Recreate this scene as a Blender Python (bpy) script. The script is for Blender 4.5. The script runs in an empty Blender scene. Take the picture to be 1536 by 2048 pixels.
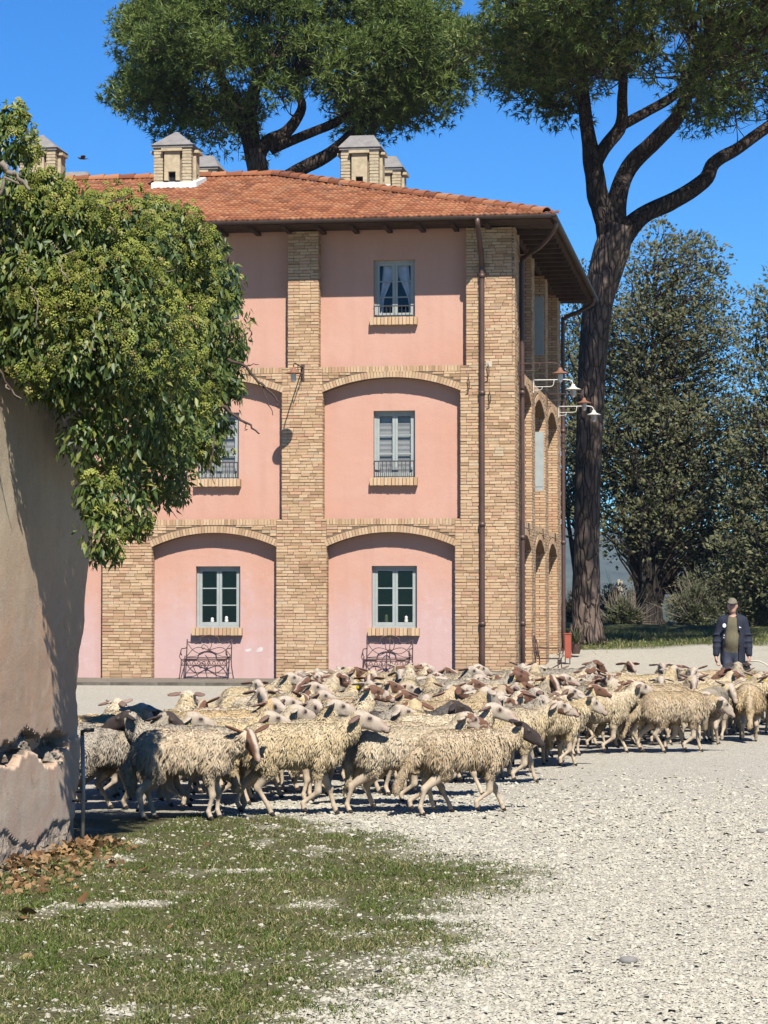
import bpy, math, random
import numpy as np
from mathutils import Vector, Matrix
random.seed(7); RNG = np.random.default_rng(7)
SC = bpy.context.scene
COL = SC.collection
R = math.radians

# ------------------------------------------------------------------ camera, sky, sun, exposure
FPX, EYE, PITCH = 5000.0, 1.6, math.atan(191/5000)
cam_d = bpy.data.cameras.new('camera'); cam = bpy.data.objects.new('camera', cam_d); COL.objects.link(cam)
cam_d.sensor_fit = 'VERTICAL'; cam_d.sensor_height = 36; cam_d.lens = FPX/2048*36
cam_d.clip_start = .5; cam_d.clip_end = 30000
cam.location = (0, 0, EYE); cam.rotation_euler = (math.pi/2+PITCH, 0, 0)
SC.camera = cam
SUN = Vector((.235, -1.045, 1.2)).normalized()
world = bpy.data.worlds.new('World'); SC.world = world; world.use_nodes = True
wn = world.node_tree; bg = wn.nodes['Background']
sky = wn.nodes.new('ShaderNodeTexSky'); sky.sky_type = 'NISHITA'; sky.sun_disc = False
sky.sun_elevation = math.asin(SUN.z); sky.sun_rotation = math.atan2(SUN.x, SUN.y)
sky.altitude = 1500; sky.air_density = 1.0; sky.dust_density = 0.0; sky.ozone_density = 4.0
hsv = wn.nodes.new('ShaderNodeHueSaturation'); hsv.inputs['Saturation'].default_value = 1.34
wn.links.new(sky.outputs[0], hsv.inputs['Color'])
tint = wn.nodes.new('ShaderNodeMix'); tint.data_type = 'RGBA'; tint.blend_type = 'MULTIPLY'; tint.inputs[0].default_value = 1; tint.inputs[7].default_value = (.47, 1.0, 1.30, 1)
wn.links.new(hsv.outputs[0], tint.inputs[6]); wn.links.new(tint.outputs[2], bg.inputs[0]); bg.inputs[1].default_value = .051
sun_d = bpy.data.lights.new('sun', 'SUN'); sun_d.energy = 5.0; sun_d.angle = R(.5); sun_d.color = (1, .95, .87)
sun = bpy.data.objects.new('sun', sun_d); COL.objects.link(sun)
sun.rotation_euler = SUN.to_track_quat('Z', 'Y').to_euler(); sun.location = (10, -20, 40)
vs = SC.view_settings; vs.view_transform = 'Standard'; vs.look = 'None'; vs.gamma = 1; vs.use_curve_mapping = False
vs.exposure = 1.18
SC.cycles.max_bounces = 6; SC.cycles.diffuse_bounces = 4; SC.cycles.transparent_max_bounces = 12
SC.cycles.use_adaptive_sampling = True

# ------------------------------------------------------------------ helpers
def ray(px, py):
    x = (px-768)/FPX; z = -(py-1024)/FPX; c, s = math.cos(PITCH), math.sin(PITCH)
    return np.array([x, c-s*z, s+c*z])
def at(px, py, Y):
    d = ray(px, py); return np.array([0, 0, EYE])+d*(Y/d[1])
def onground(px, py, z=0.):
    d = ray(px, py); return np.array([0, 0, EYE])+d*((z-EYE)/d[2])
def proj(p):
    x, y, z = p[0], p[1], p[2]-EYE; c, s = math.cos(PITCH), math.sin(PITCH)
    Y = c*y+s*z; Z = -s*y+c*z
    return 768+FPX*x/Y, 1024-FPX*Z/Y

def _h(i, j, seed):
    n = (i*374761393+j*668265263+seed*974711) & 0xffffffff
    n = ((n ^ (n >> 13))*1274126177) & 0xffffffff
    return ((n ^ (n >> 16)) & 0xffff)/65535.
def vnoise(x, y, seed=0):
    x = np.asarray(x, float); y = np.asarray(y, float)
    i = np.floor(x).astype(np.int64); j = np.floor(y).astype(np.int64); u = x-i; v = y-j
    u = u*u*(3-2*u); v = v*v*(3-2*v)
    return (_h(i, j, seed)*(1-u)+_h(i+1, j, seed)*u)*(1-v)+(_h(i, j+1, seed)*(1-u)+_h(i+1, j+1, seed)*u)*v
def fbm(x, y, seed=0, o=4):
    s = 0; a = .5; t = 0
    for k in range(o):
        s = s+a*vnoise(np.asarray(x)*2**k, np.asarray(y)*2**k, seed+k); t += a; a *= .5
    return s/t
def sstep(a, b, x):
    t = np.clip((x-a)/(b-a), 0, 1); return t*t*(3-2*t)

def tag(o, label=None, cat=None, group=None, kind=None):
    if label: o['label'] = label
    if cat: o['category'] = cat
    if group: o['group'] = group
    if kind: o['kind'] = kind
    return o
def link(name, data, parent=None, loc=None, rot=None):
    o = bpy.data.objects.new(name, data); COL.objects.link(o)
    if parent is not None: o.parent = parent
    if loc is not None: o.location = loc
    if rot is not None: o.rotation_euler = rot
    return o
def empty(name, loc=(0, 0, 0), rz=0):
    o = bpy.data.objects.new(name, None); COL.objects.link(o); o.location = loc; o.rotation_euler = (0, 0, rz)
    o.empty_display_size = .2
    return o
def np_mesh(name, V, polys, mats, midx=None, attrs=None, smooth=False):
    """polys: list of int arrays (n,k)"""
    V = np.asarray(V, np.float32); me = bpy.data.meshes.new(name)
    me.vertices.add(len(V)); me.vertices.foreach_set('co', V.ravel())
    polys = [np.asarray(p, np.int32) for p in polys if len(p)]
    loops = np.concatenate([p.ravel() for p in polys]); sizes = np.concatenate([np.full(len(p), p.shape[1], np.int32) for p in polys])
    starts = np.concatenate([[0], np.cumsum(sizes)[:-1]]).astype(np.int32)
    me.loops.add(len(loops)); me.loops.foreach_set('vertex_index', loops)
    me.polygons.add(len(sizes)); me.polygons.foreach_set('loop_start', starts)
    for m in mats: me.materials.append(m)
    if midx is not None: me.polygons.foreach_set('material_index', np.asarray(midx, np.int32))
    me.polygons.foreach_set('use_smooth', np.full(len(sizes), smooth, bool))
    for k, a in (attrs or {}).items():
        at_ = me.attributes.new(k, 'FLOAT', 'POINT'); at_.data.foreach_set('value', np.asarray(a, np.float32))
    me.update(calc_edges=True); me.validate()
    return me

BOXF = [(0, 3, 2, 1), (4, 5, 6, 7), (0, 1, 5, 4), (1, 2, 6, 5), (2, 3, 7, 6), (3, 0, 4, 7)]
class MB:
    def __init__(s): s.v = []; s.f = []; s.m = []; s.a = []; s.cur = 0; s.r = 0.
    def add(s, vs_, fs):
        n = len(s.v); s.v.extend([tuple(p) for p in vs_]); s.a.extend([s.r]*len(vs_))
        for f in fs: s.f.append(tuple(i+n for i in f)); s.m.append(s.cur)
    def box(s, lo, hi, fn=None, jit=0):
        x0, y0, z0 = lo; x1, y1, z1 = hi
        P = [(x0, y0, z0), (x1, y0, z0), (x1, y1, z0), (x0, y1, z0), (x0, y0, z1), (x1, y0, z1), (x1, y1, z1), (x0, y1, z1)]
        if jit: P = [tuple(c+random.uniform(-jit, jit) for c in p) for p in P]
        if fn: P = [fn(p) for p in P]
        s.add(P, BOXF)
    def tube(s, pts, rad, n=8, cap=True, closed=False):
        pts = [Vector(p) for p in pts]; N = len(pts)
        rad = rad if hasattr(rad, '__len__') else [rad]*N
        up = None; rings = []
        for i, p in enumerate(pts):
            a = pts[(i-1) % N] if (closed or i > 0) else p; b = pts[(i+1) % N] if (closed or i < N-1) else p
            t = (b-a).normalized() if (b-a).length > 1e-9 else Vector((0, 0, 1))
            if up is None:
                up = Vector((0, 0, 1)) if abs(t.z) < .9 else Vector((1, 0, 0))
            s1 = t.cross(up)
            if s1.length < 1e-4: s1 = t.orthogonal()
            s1.normalize(); up = s1.cross(t).normalized()
            rings.append([p+(s1*math.cos(2*math.pi*k/n)+up*math.sin(2*math.pi*k/n))*rad[i] for k in range(n)])
        V = [q for r_ in rings for q in r_]; F = []
        for i in range(N-1+(1 if closed else 0)):
            j = (i+1) % N
            for k in range(n): F.append((i*n+k, i*n+(k+1) % n, j*n+(k+1) % n, j*n+k))
        if cap and not closed:
            F.append(tuple(range(n))[::-1]); F.append(tuple((N-1)*n+k for k in range(n)))
        s.add(V, F)
    def lathe(s, prof, n=16, M=None):
        V = []; F = []
        for r_, z in prof:
            for k in range(n):
                p = Vector((r_*math.cos(2*math.pi*k/n), r_*math.sin(2*math.pi*k/n), z)); V.append(M @ p if M else p)
        for i in range(len(prof)-1):
            for k in range(n): F.append((i*n+k, i*n+(k+1) % n, (i+1)*n+(k+1) % n, (i+1)*n+k))
        s.add(V, F)
    def build(s, name, mats, parent=None, smooth=False, loc=None, rot=None, attr=True):
        if not isinstance(mats, (list, tuple)): mats = [mats]
        me = bpy.data.meshes.new(name); me.from_pydata(s.v, [], s.f)
        for m in mats: me.materials.append(m)
        me.polygons.foreach_set('material_index', s.m)
        if smooth: me.polygons.foreach_set('use_smooth', [True]*len(s.f))
        if attr:
            a = me.attributes.new('rnd', 'FLOAT', 'POINT'); a.data.foreach_set('value', s.a)
        me.update()
        return link(name, me, parent, loc, rot)
def catmull(pts, n=6):
    P = [np.array(p, float) for p in pts]; P = [2*P[0]-P[1]]+P+[2*P[-1]-P[-2]]; out = []
    for i in range(1, len(P)-2):
        for k in range(n):
            t = k/n; a, b, c, d = P[i-1:i+3]
            out.append(.5*((2*b)+(-a+c)*t+(2*a-5*b+4*c-d)*t*t+(-a+3*b-3*c+d)*t**3))
    out.append(P[-2]); return out

# ------------------------------------------------------------------ materials
KA = .60   # base colours below are noted as they look on a white-balanced print; real albedo is this much lower
class NT:
    def __init__(s, name):
        s.m = bpy.data.materials.new(name); s.m.use_nodes = True; s.t = s.m.node_tree; s.b = s.t.nodes['Principled BSDF']
        s.b.inputs['Specular IOR Level'].default_value = .3
    def n(s, typ, **kw):
        nd = s.t.nodes.new('ShaderNode'+typ)
        for k, v in kw.items(): setattr(nd, k, v)
        return nd
    def l(s, a, b): s.t.links.new(a, b)
    def setin(s, sock, v):
        if isinstance(v, (int, float)): sock.default_value = v
        elif isinstance(v, (tuple, list)): sock.default_value = (*[KA*q for q in v], 1) if len(v) == 3 and sock.type == 'RGBA' else v
        else: s.l(v, sock)
    def coord(s, which='Object', scale=(1, 1, 1)):
        tc = s.n('TexCoord'); mp = s.n('Mapping'); mp.inputs['Scale'].default_value = scale
        s.l(tc.outputs[which], mp.inputs[0]); return mp.outputs[0]
    def noise(s, scale, detail=4, rough=.55, vec=None, dist=0):
        nd = s.n('TexNoise'); nd.inputs['Scale'].default_value = scale; nd.inputs['Detail'].default_value = detail
        nd.inputs['Roughness'].default_value = rough; nd.inputs['Distortion'].default_value = dist
        if vec is not None: s.l(vec, nd.inputs['Vector'])
        return nd.outputs[0]
    def voro(s, scale, vec=None, feature='F1', out='Distance'):
        nd = s.n('TexVoronoi', feature=feature); nd.inputs['Scale'].default_value = scale
        if vec is not None: s.l(vec, nd.inputs['Vector'])
        return nd.outputs[out]
    def ramp(s, f, stops):
        nd = s.n('ValToRGB'); cr = nd.color_ramp
        while len(cr.elements) < len(stops): cr.elements.new(.5)
        for e, (p, c) in zip(cr.elements, stops): e.position = p; e.color = (*[KA*q for q in c[:3]], 1)
        s.l(f, nd.inputs[0]); return nd.outputs[0]
    def mix(s, f, a, b, mode='MIX'):
        nd = s.n('Mix', data_type='RGBA', blend_type=mode); s.setin(nd.inputs[0], f); s.setin(nd.inputs[6], a); s.setin(nd.inputs[7], b)
        return nd.outputs[2]
    def math(s, op, a, b=0.):
        nd = s.n('Math', operation=op); s.setin(nd.inputs[0], a); s.setin(nd.inputs[1], b); return nd.outputs[0]
    def mr(s, v, a, b, c=0., d=1.):
        nd = s.n('MapRange', clamp=True); s.l(v, nd.inputs[0])
        for i, q in enumerate((a, b, c, d)): nd.inputs[1+i].default_value = q
        return nd.outputs[0]
    def attr(s, name): 
        nd = s.n('Attribute', attribute_name=name); return nd.outputs['Fac']
    def objrnd(s): return s.n('ObjectInfo').outputs['Random']
    def rnd(s): return s.math('FRACT', s.math('ADD', s.attr('rnd'), s.objrnd()))
    def bump(s, h, st=.3, dist=.02):
        nd = s.n('Bump'); nd.inputs['Strength'].default_value = st; nd.inputs['Distance'].default_value = dist
        s.l(h, nd.inputs['Height']); s.l(nd.outputs[0], s.b.inputs['Normal'])
    def col(s, c): s.setin(s.b.inputs['Base Color'], c)
    def fin(s, rough=.8, spec=.3, metal=0.):
        s.setin(s.b.inputs['Roughness'], rough); s.setin(s.b.inputs['Specular IOR Level'], spec); s.setin(s.b.inputs['Metallic'], metal)
        return s.m
    def translucent(s, color, fac):
        tr = s.n('BsdfTranslucent'); s.setin(tr.inputs[0], color); mx = s.n('MixShader'); mx.inputs[0].default_value = fac
        s.l(s.b.outputs[0], mx.inputs[1]); s.l(tr.outputs[0], mx.inputs[2]); s.l(mx.outputs[0], s.t.nodes['Material Output'].inputs[0])
def plain(name, c, rough=.7, spec=.3, metal=0., var=.25, scale=6., bump=0.):
    t = NT(name); v = t.coord(); f = t.noise(scale, 5, .6, v)
    t.col(t.ramp(f, [(.25, tuple(x*(1-var) for x in c)), (.75, tuple(min(1, x*(1+var)) for x in c))]))
    if bump: t.bump(t.noise(scale*6, 4, .6, v), bump, .01)
    return t.fin(rough, spec, metal)

def mk_brick():
    t = NT('buff_brick'); v = t.coord(); r = t.rnd()
    c = t.ramp(r, [(0, (.36, .22, .12)), (.2, (.52, .34, .19)), (.45, (.61, .415, .245)), (.65, (.65, .465, .29)), (.8, (.60, .365, .225)), (.92, (.46, .255, .155)), (1, (.57, .45, .30))])
    f = t.noise(9, 6, .65, v); c = t.mix(t.mr(f, .35, .75, 0, .45), c, (.34, .25, .16))
    f2 = t.noise(.55, 4, .6, v); c = t.mix(t.mr(f2, .45, .75, 0, .4), c, (.58, .42, .27))
    f3 = t.noise(38, 3, .6, v); c = t.mix(t.mr(f3, .62, .75, 0, .5), c, (.20, .15, .11))
    t.col(c); t.bump(t.noise(60, 5, .7, v), .5, .012); return t.fin(.9, .15)
def mk_mortar():
    t = NT('brick_mortar'); v = t.coord(); f = t.noise(14, 5, .6, v)
    t.col(t.ramp(f, [(.3, (.15, .10, .065)), (.7, (.27, .195, .125))])); t.bump(t.noise(80, 4, .7, v), .5, .01); return t.fin(.95, .1)
def mk_plaster():
    t = NT('pink_plaster'); v = t.coord(); f = t.noise(.55, 6, .6, v, .6)
    c = t.mix(t.mr(f, .35, .7), (.60, .335, .245), (.625, .385, .30))
    # salt-bleached plaster creeping up the ground floor, with a ragged edge of its own
    sp = t.n('SeparateXYZ'); tc = t.n('TexCoord'); t.l(tc.outputs['Object'], sp.inputs[0])
    w = t.math('ADD', sp.outputs[2], t.math('MULTIPLY', t.math('SUBTRACT', t.noise(1.3, 6, .65, v, 1.2), .5), 2.6))
    c = t.mix(t.mr(w, 1.0, 2.3, .95, 0), c, (.61, .43, .41))
    f2 = t.noise(2.3, 8, .72, v, 1.8); c = t.mix(t.math('MULTIPLY', t.mr(f2, .56, .68, 0, .55), t.mr(w, .3, 3.4, 1, .12)), c, (.68, .55, .52))
    f3 = t.noise(45, 5, .7, v); c = t.mix(t.mr(f3, .3, .8, 0, .3), c, (.45, .24, .18))
    f4 = t.noise(1.1, 5, .6, t.coord('Object', (3, 3, .25))); c = t.mix(t.mr(f4, .48, .72, 0, .4), c, (.50, .28, .21))
    t.col(c); wv2 = t.noise(1.7, 3, .5, t.coord('Object', (1, 1, 1))); t.bump(t.math('ADD', t.noise(50, 6, .75, v), t.math('MULTIPLY', wv2, 3.)), .45, .014); return t.fin(.92, .1)
def mk_tile():
    t = NT('clay_tile'); v = t.coord(); r = t.rnd()
    c = t.ramp(r, [(0, (.21, .078, .040)), (.3, (.32, .122, .058)), (.6, (.39, .155, .075)), (.85, (.43, .20, .10)), (1, (.27, .12, .068))])
    f = t.noise(1.2, 6, .65, v); c = t.mix(t.mr(f, .5, .72, 0, .55), c, (.21, .12, .075))
    f2 = t.noise(3, 6, .7, v); c = t.mix(t.mr(f2, .6, .72, 0, .45), c, (.40, .27, .10))
    t.col(c); t.bump(t.noise(40, 5, .7, v), .4, .01); return t.fin(.9, .15)
def mk_ground():
    t = NT('gravel'); v = t.coord('Object', (1, 1, 1))
    vd = t.voro(52, v); vc = t.n('TexVoronoi'); vc.inputs['Scale'].default_value = 52; t.l(v, vc.inputs['Vector'])
    g = t.ramp(t.math('FRACT', t.math('MULTIPLY', vc.outputs['Color'], 1.)), [(0, (.50, .465, .375)), (.4, (.63, .59, .485)), (.75, (.70, .66, .55)), (1, (.58, .515, .40))])
    g = t.mix(t.mr(vd, .42, .66, 0, .5), g, (.24, .205, .155))
    big = t.noise(.35, 5, .6, v); g = t.mix(t.mr(big, .45, .75, 0, .18), g, (.40, .36, .30))
    med = t.noise(2.2, 5, .65, v); g = t.mix(t.mr(med, .55, .8, 0, .22), g, (.30, .265, .21))
    soil = t.ramp(t.noise(25, 5, .7, v), [(.3, (.07, .07, .03)), (.55, (.13, .12, .055)), (.75, (.22, .19, .11))])
    turf = t.ramp(t.noise(5, 6, .7, v), [(.25, (.045, .06, .02)), (.5, (.085, .10, .035)), (.75, (.17, .15, .075))])
    fine = t.noise(11, 5, .7, v); g = t.mix(t.mr(fine, .48, .68, 0, .45), g, (.27, .235, .18)); g = t.mix(t.mr(fine, .28, .45, .35, 0), g, (.70, .67, .60))
    c = t.mix(t.attr('soil'), g, soil); c = t.mix(t.attr('turf'), c, turf)
    t.col(c); t.bump(t.math('SUBTRACT', 1., vd), .9, .02); return t.fin(.95, .1)
def mk_oldwall():
    t = NT('old_render'); v = t.coord()
    sp = t.n('SeparateXYZ'); tc = t.n('TexCoord'); t.l(tc.outputs['Object'], sp.inputs[0])
    streak = t.noise(3.2, 6, .65, t.coord('Object', (1.6, 1.6, .22)), .5); w = t.noise(1.6, 6, .65, v, .8)
    h = t.math('ADD', sp.outputs[2], t.math('MULTIPLY', t.math('SUBTRACT', w, .5), 1.3))
    c = t.mix(t.mr(h, 1.35, 2.35), (.60, .385, .255), (.61, .495, .35))
    c = t.mix(t.mr(streak, .45, .68, 0, .7), c, (.50, .40, .28))
    low = t.mix(t.mr(t.noise(2.6, 6, .6, v, 1.), .42, .62), (.57, .405, .31), (.60, .505, .39))
    c = t.mix(t.mr(h, .35, 1.05, .9, 0), c, low)
    f = t.noise(30, 6, .75, v); c = t.mix(t.mr(f, .35, .75, 0, .35), c, (.40, .33, .25))
    rub = t.ramp(t.voro(16, v, out='Color'), [(.2, (.13, .105, .08)), (.6, (.25, .215, .17)), (.9, (.40, .35, .28))])
    c = t.mix(t.attr('damage'), c, rub)
    pit = t.noise(55, 4, .7, v); c = t.mix(t.mr(pit, .60, .70, 0, .7), c, (.20, .155, .11)); mot = t.noise(6, 7, .75, v, 1.); c = t.mix(t.mr(mot, .52, .66, 0, .45), c, (.62, .53, .43)); c = t.mix(t.mr(mot, .30, .42, .45, 0), c, (.33, .25, .18))
    t.col(c); t.bump(t.math('ADD', t.noise(70, 5, .7, v), t.math('MULTIPLY', t.noise(9, 5, .6, v), .8)), .35, .010); return t.fin(.95, .08)
def mk_leaf(name, stops, rough=.45, trans=.25, spec=.4):
    t = NT(name); c = t.ramp(t.rnd(), stops); t.col(c); t.fin(rough, spec)
    t.translucent(t.mix(.5, c, (.20, .28, .03)), trans); return t.m
def mk_bark(name, a, b, cells=2.2, zs=.35, gap=(.05, .035, .028)):
    t = NT(name); v = t.coord('Object', (1, 1, zs))
    wv = t.n('Mix', data_type='VECTOR'); nz = t.n('TexNoise'); nz.inputs['Scale'].default_value = 3; t.l(v, nz.inputs['Vector'])
    wv.inputs[0].default_value = .24; t.l(v, wv.inputs[4]); t.l(nz.outputs['Color'], wv.inputs[5])
    e = t.voro(cells*2, wv.outputs[1], 'DISTANCE_TO_EDGE'); cc = t.voro(cells*2, wv.outputs[1], out='Color')
    c = t.mix(cc, a, b); c = t.mix(t.mr(t.noise(9, 6, .7, v), .35, .7, 0, .6), c, tuple(.6*x for x in a))
    c = t.mix(t.mr(e, .0, .09, 1, 0), c, gap); t.col(c)
    t.bump(t.math('ADD', t.mr(e, 0, .2), t.math('MULTIPLY', t.noise(14, 5, .7, v), .3)), 1., .07); return t.fin(.95, .08)
def mk_wool(name, stops, dirt=(.26, .19, .11)):
    t = NT(name); v = t.coord(); o = t.objrnd(); r = t.attr('rnd')
    c = t.ramp(r, stops)
    hv = t.n('HueSaturation'); t.l(c, hv.inputs['Color']); t.l(t.mr(o, 0, 1, .78, 1.12), hv.inputs['Value'])
    t.l(t.mr(t.math('FRACT', t.math('MULTIPLY', o, 7.31)), 0, 1, .72, 1.12), hv.inputs['Saturation'])
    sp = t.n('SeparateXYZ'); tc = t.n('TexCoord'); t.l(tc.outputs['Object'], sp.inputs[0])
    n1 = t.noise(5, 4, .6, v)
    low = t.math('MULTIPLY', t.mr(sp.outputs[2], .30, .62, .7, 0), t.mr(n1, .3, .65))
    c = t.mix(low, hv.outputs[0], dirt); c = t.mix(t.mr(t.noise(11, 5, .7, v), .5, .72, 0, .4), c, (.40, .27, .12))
    t.col(c); t.bump(t.noise(45, 4, .7, t.coord('Object', (1.5, 1.5, .5))), .5, .01); t.fin(.95, .06)
    return t.m
def mk_face(name, kind):
    t = NT(name); v = t.coord(); lat = t.math('ABSOLUTE', t.attr('lat')); o = t.objrnd()
    ofs = t.n('VectorMath', operation='ADD'); t.l(v, ofs.inputs[0]); cm = t.n('CombineXYZ'); t.l(t.math('MULTIPLY', o, 40.), cm.inputs[0]); t.l(cm.outputs[0], ofs.inputs[1])
    n1 = t.noise(14, 3, .5, ofs.outputs[0]); white = t.mix(t.mr(t.attr('snout'), .12, .24, 0, .8), t.mix(t.noise(30, 4, .6, v), (.42, .345, .265), (.53, .455, .365)), (.36, .25, .20)); white = t.mix(t.mr(t.noise(24, 5, .7, ofs.outputs[0]), .54, .64, 0, .55), white, (.27, .20, .155)); white = t.mix(t.mr(t.attr('eye'), .2, .8, 0, .75), white, (.20, .13, .10)); brown = t.mix(n1, (.10, .048, .030), (.20, .10, .06))
    if kind == 'white': c = t.mix(t.mr(n1, .55, .68, 0, .5), white, (.34, .225, .16)); c = t.mix(t.math('MULTIPLY', t.mr(lat, .09, .11), t.mr(o, .35, .45)), c, (.20, .125, .095))
    elif kind == 'brown': c = t.mix(t.mr(t.math('ADD', lat, t.math('MULTIPLY', n1, .025)), .022, .036), white, brown)
    elif kind == 'allbrown': c = brown
    elif kind == 'spotted': c = t.mix(t.mr(n1, .46, .52), white, brown)
    elif kind == 'dark': c = t.mix(n1, (.030, .022, .020), (.065, .048, .042))
    else: c = white
    t.col(c); t.bump(t.noise(60, 3, .6, v), .25, .006); return t.fin(.8, .2)

M = dict(
    brick=mk_brick(), mortar=mk_mortar(), plaster=mk_plaster(), tile=mk_tile(), ground=mk_ground(), oldwall=mk_oldwall(),
    stone=None,
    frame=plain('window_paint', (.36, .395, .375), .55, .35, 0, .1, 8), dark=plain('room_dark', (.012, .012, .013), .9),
    iron=plain('rusty_iron', (.10, .058, .045), .75, .3, .2, .4, 20, .3), rail=plain('black_iron', (.03, .03, .032), .6, .4),
    gutter=plain('gutter_metal', (.085, .06, .048), .5, .45, .35, .25, 5), pipe=plain('brown_pipe', (.105, .058, .046), .5, .45, .25, .25, 4),
    wood=plain('eave_timber', (.07, .042, .028), .85, .2, 0, .35, 5, .3), capstone=plain('chimney_cement', (.24, .225, .21), .9, .2, 0, .25, 6, .4),
    chim=plain('chimney_brick', (.50, .41, .27), .92, .15, 0, .25, 9, .5), chimmortar=plain('chimney_mortar', (.58, .51, .39), .95, .1, 0, .15, 9, .3),
    white=plain('whitewash', (.72, .72, .70), .8, .2, 0, .08, 6), enamel=plain('white_enamel', (.68, .66, .60), .4, .5, 0, .15, 9),
    rust=plain('rust_red', (.27, .125, .075), .7, .3, .1, .35, 12), red=plain('red_paint', (.38, .085, .05), .5, .4, 0, .12, 6),
    paving=None, blind=plain('grey_blind', (.24, .24, .235), .9, .1, 0, .1, 3), curtain=plain('pale_curtain', (.50, .54, .62), .9, .1, 0, .2, 5),
    galv=plain('galvanised_pipe', (.33, .35, .34), .45, .5, .5, .2, 12), litter=mk_leaf('dry_leaf', [(0, (.11, .06, .03)), (.3, (.22, .115, .05)), (.6, (.34, .20, .09)), (.85, (.42, .29, .15)), (1, (.18, .09, .045))], .7, .15, .2),
    ivy=mk_leaf('ivy_leaf', [(0, (.035, .075, .014)), (.3, (.065, .115, .022)), (.6, (.12, .17, .032)), (.85, (.19, .23, .045)), (.95, (.27, .28, .06)), (1, (.40, .37, .09))], .5, .28, .4),
    umbel=mk_leaf('ivy_flower', [(0, (.18, .22, .04)), (.5, (.29, .32, .06)), (.85, (.39, .40, .09)), (1, (.33, .27, .10))], .8, .15, .2),
    stem=plain('ivy_stem', (.24, .20, .155), .9, .1, 0, .4, 12, .4), deadtwig=plain('dead_twig', (.10, .07, .06), .9, .1, 0, .3, 12),
    pinebark=mk_bark('pine_bark', (.155, .115, .092), (.27, .20, .16), 4.2, .26, (.065, .047, .04)), limbbark=mk_bark('pine_limb_bark', (.060, .046, .040), (.098, .075, .064), 5, .4, (.04, .03, .026)),
    cypbark=mk_bark('cypress_bark', (.055, .046, .038), (.10, .085, .072), 7, .08, (.035, .028, .024)), 
    needle=mk_leaf('pine_needle', [(0, (.050, .09, .022)), (.35, (.115, .175, .036)), (.7, (.20, .265, .058)), (1, (.30, .34, .11))], .55, .3, .3),
    twig=plain('bare_twig', (.07, .05, .04), .9, .1, 0, .3, 9),
    cypress=mk_leaf('cypress_spray', [(0, (.055, .066, .030)), (.4, (.105, .115, .050)), (.75, (.165, .165, .075)), (1, (.22, .205, .10))], .7, .25, .25),
    bush=mk_leaf('bush_leaf', [(0, (.05, .065, .03)), (.45, (.095, .11, .05)), (.8, (.15, .15, .07)), (1, (.24, .20, .11))], .7, .2, .2),
    grass=mk_leaf('grass_blade', [(0, (.070, .105, .018)), (.4, (.14, .185, .034)), (.65, (.205, .235, .055)), (.85, (.30, .27, .11)), (1, (.42, .36, .18))], .6, .25, .25),
    wool=mk_wool('cream_wool', [(0, (.33, .245, .145)), (.3, (.52, .41, .25)), (.65, (.67, .54, .345)), (1, (.80, .68, .48))]),
    tanwool=mk_wool('tan_wool', [(0, (.30, .205, .11)), (.35, (.50, .37, .21)), (.7, (.64, .49, .30)), (1, (.74, .62, .43))]),
    greywool=mk_wool('grey_wool', [(0, (.22, .18, .13)), (.4, (.36, .31, .24)), (.75, (.46, .41, .33)), (1, (.54, .49, .41))]),
    darkwool=mk_wool('dark_grey_wool', [(0, (.07, .06, .055)), (.5, (.12, .105, .095)), (1, (.18, .16, .145))], (.06, .05, .04)),
    skin=plain('sheep_leg', (.50, .40, .29), .85, .15, 0, .25, 9, .2), hoof=plain('hoof', (.055, .042, .034), .6, .3),
    tagm=plain('yellow_tag', (.75, .60, .03), .5, .4, 0, .05),
    f_white=mk_face('pale_face', 'white'), f_brown=mk_face('blazed_brown_face', 'brown'), f_allbrown=mk_face('brown_face', 'allbrown'), f_spotted=mk_face('spotted_face', 'spotted'), f_dark=mk_face('dark_face', 'dark'),
    mskin=plain('man_skin', (.58, .32, .23), .6, .35, 0, .15, 20), jacket=plain('navy_jacket', (.024, .028, .045), .85, .2, 0, .25, 12, .3), sweater=plain('olive_sweater', (.155, .135, .085), .95, .1, 0, .2, 30, .3),
    trousers=plain('blue_trousers', (.075, .082, .115), .9, .1, 0, .25, 12, .2), shoe=plain('dark_shoe', (.03, .025, .022), .7), cap=plain('khaki_cap', (.20, .175, .13), .9, .1, 0, .2, 20), hair=plain('grey_hair', (.12, .09, .07), .9),
    stick=plain('peeled_stick', (.62, .56, .44), .7), flake=plain('bare_lime', (.66, .58, .55), .9, .1), black=plain('black_cloth', (.012, .012, .014), .8), badge=plain('white_badge', (.75, .75, .75), .6),
)
t = NT('limestone_chip'); v = t.coord(); t.col(t.mix(t.mr(t.noise(40, 4, .6, v), .3, .7, 0, .4), t.ramp(t.rnd(), [(0, (.35, .325, .25)), (.15, (.45, .42, .335)), (.5, (.49, .465, .38)), (.85, (.56, .535, .45)), (1, (.47, .41, .31))]), (.42, .39, .30))); M['stone'] = t.fin(.9, .15)
t = NT('paving_brick'); v = t.coord('Object', (1, 1, 1)); bt = t.n('TexBrick'); t.l(v, bt.inputs['Vector']); bt.inputs['Scale'].default_value = 4.2
bt.inputs['Color1'].default_value = (.12, .105, .084, 1); bt.inputs['Color2'].default_value = (.175, .147, .117, 1); bt.inputs['Mortar'].default_value = (.06, .054, .042, 1); bt.inputs['Mortar Size'].default_value = .03
t.col(t.mix(t.mr(t.noise(3, 5, .6, v), .4, .7, 0, .5), bt.outputs[0], (.30, .27, .22))); t.bump(t.math('SUBTRACT', 1., bt.outputs[1]), .6, .01); M['paving'] = t.fin(.9, .15)
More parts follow.
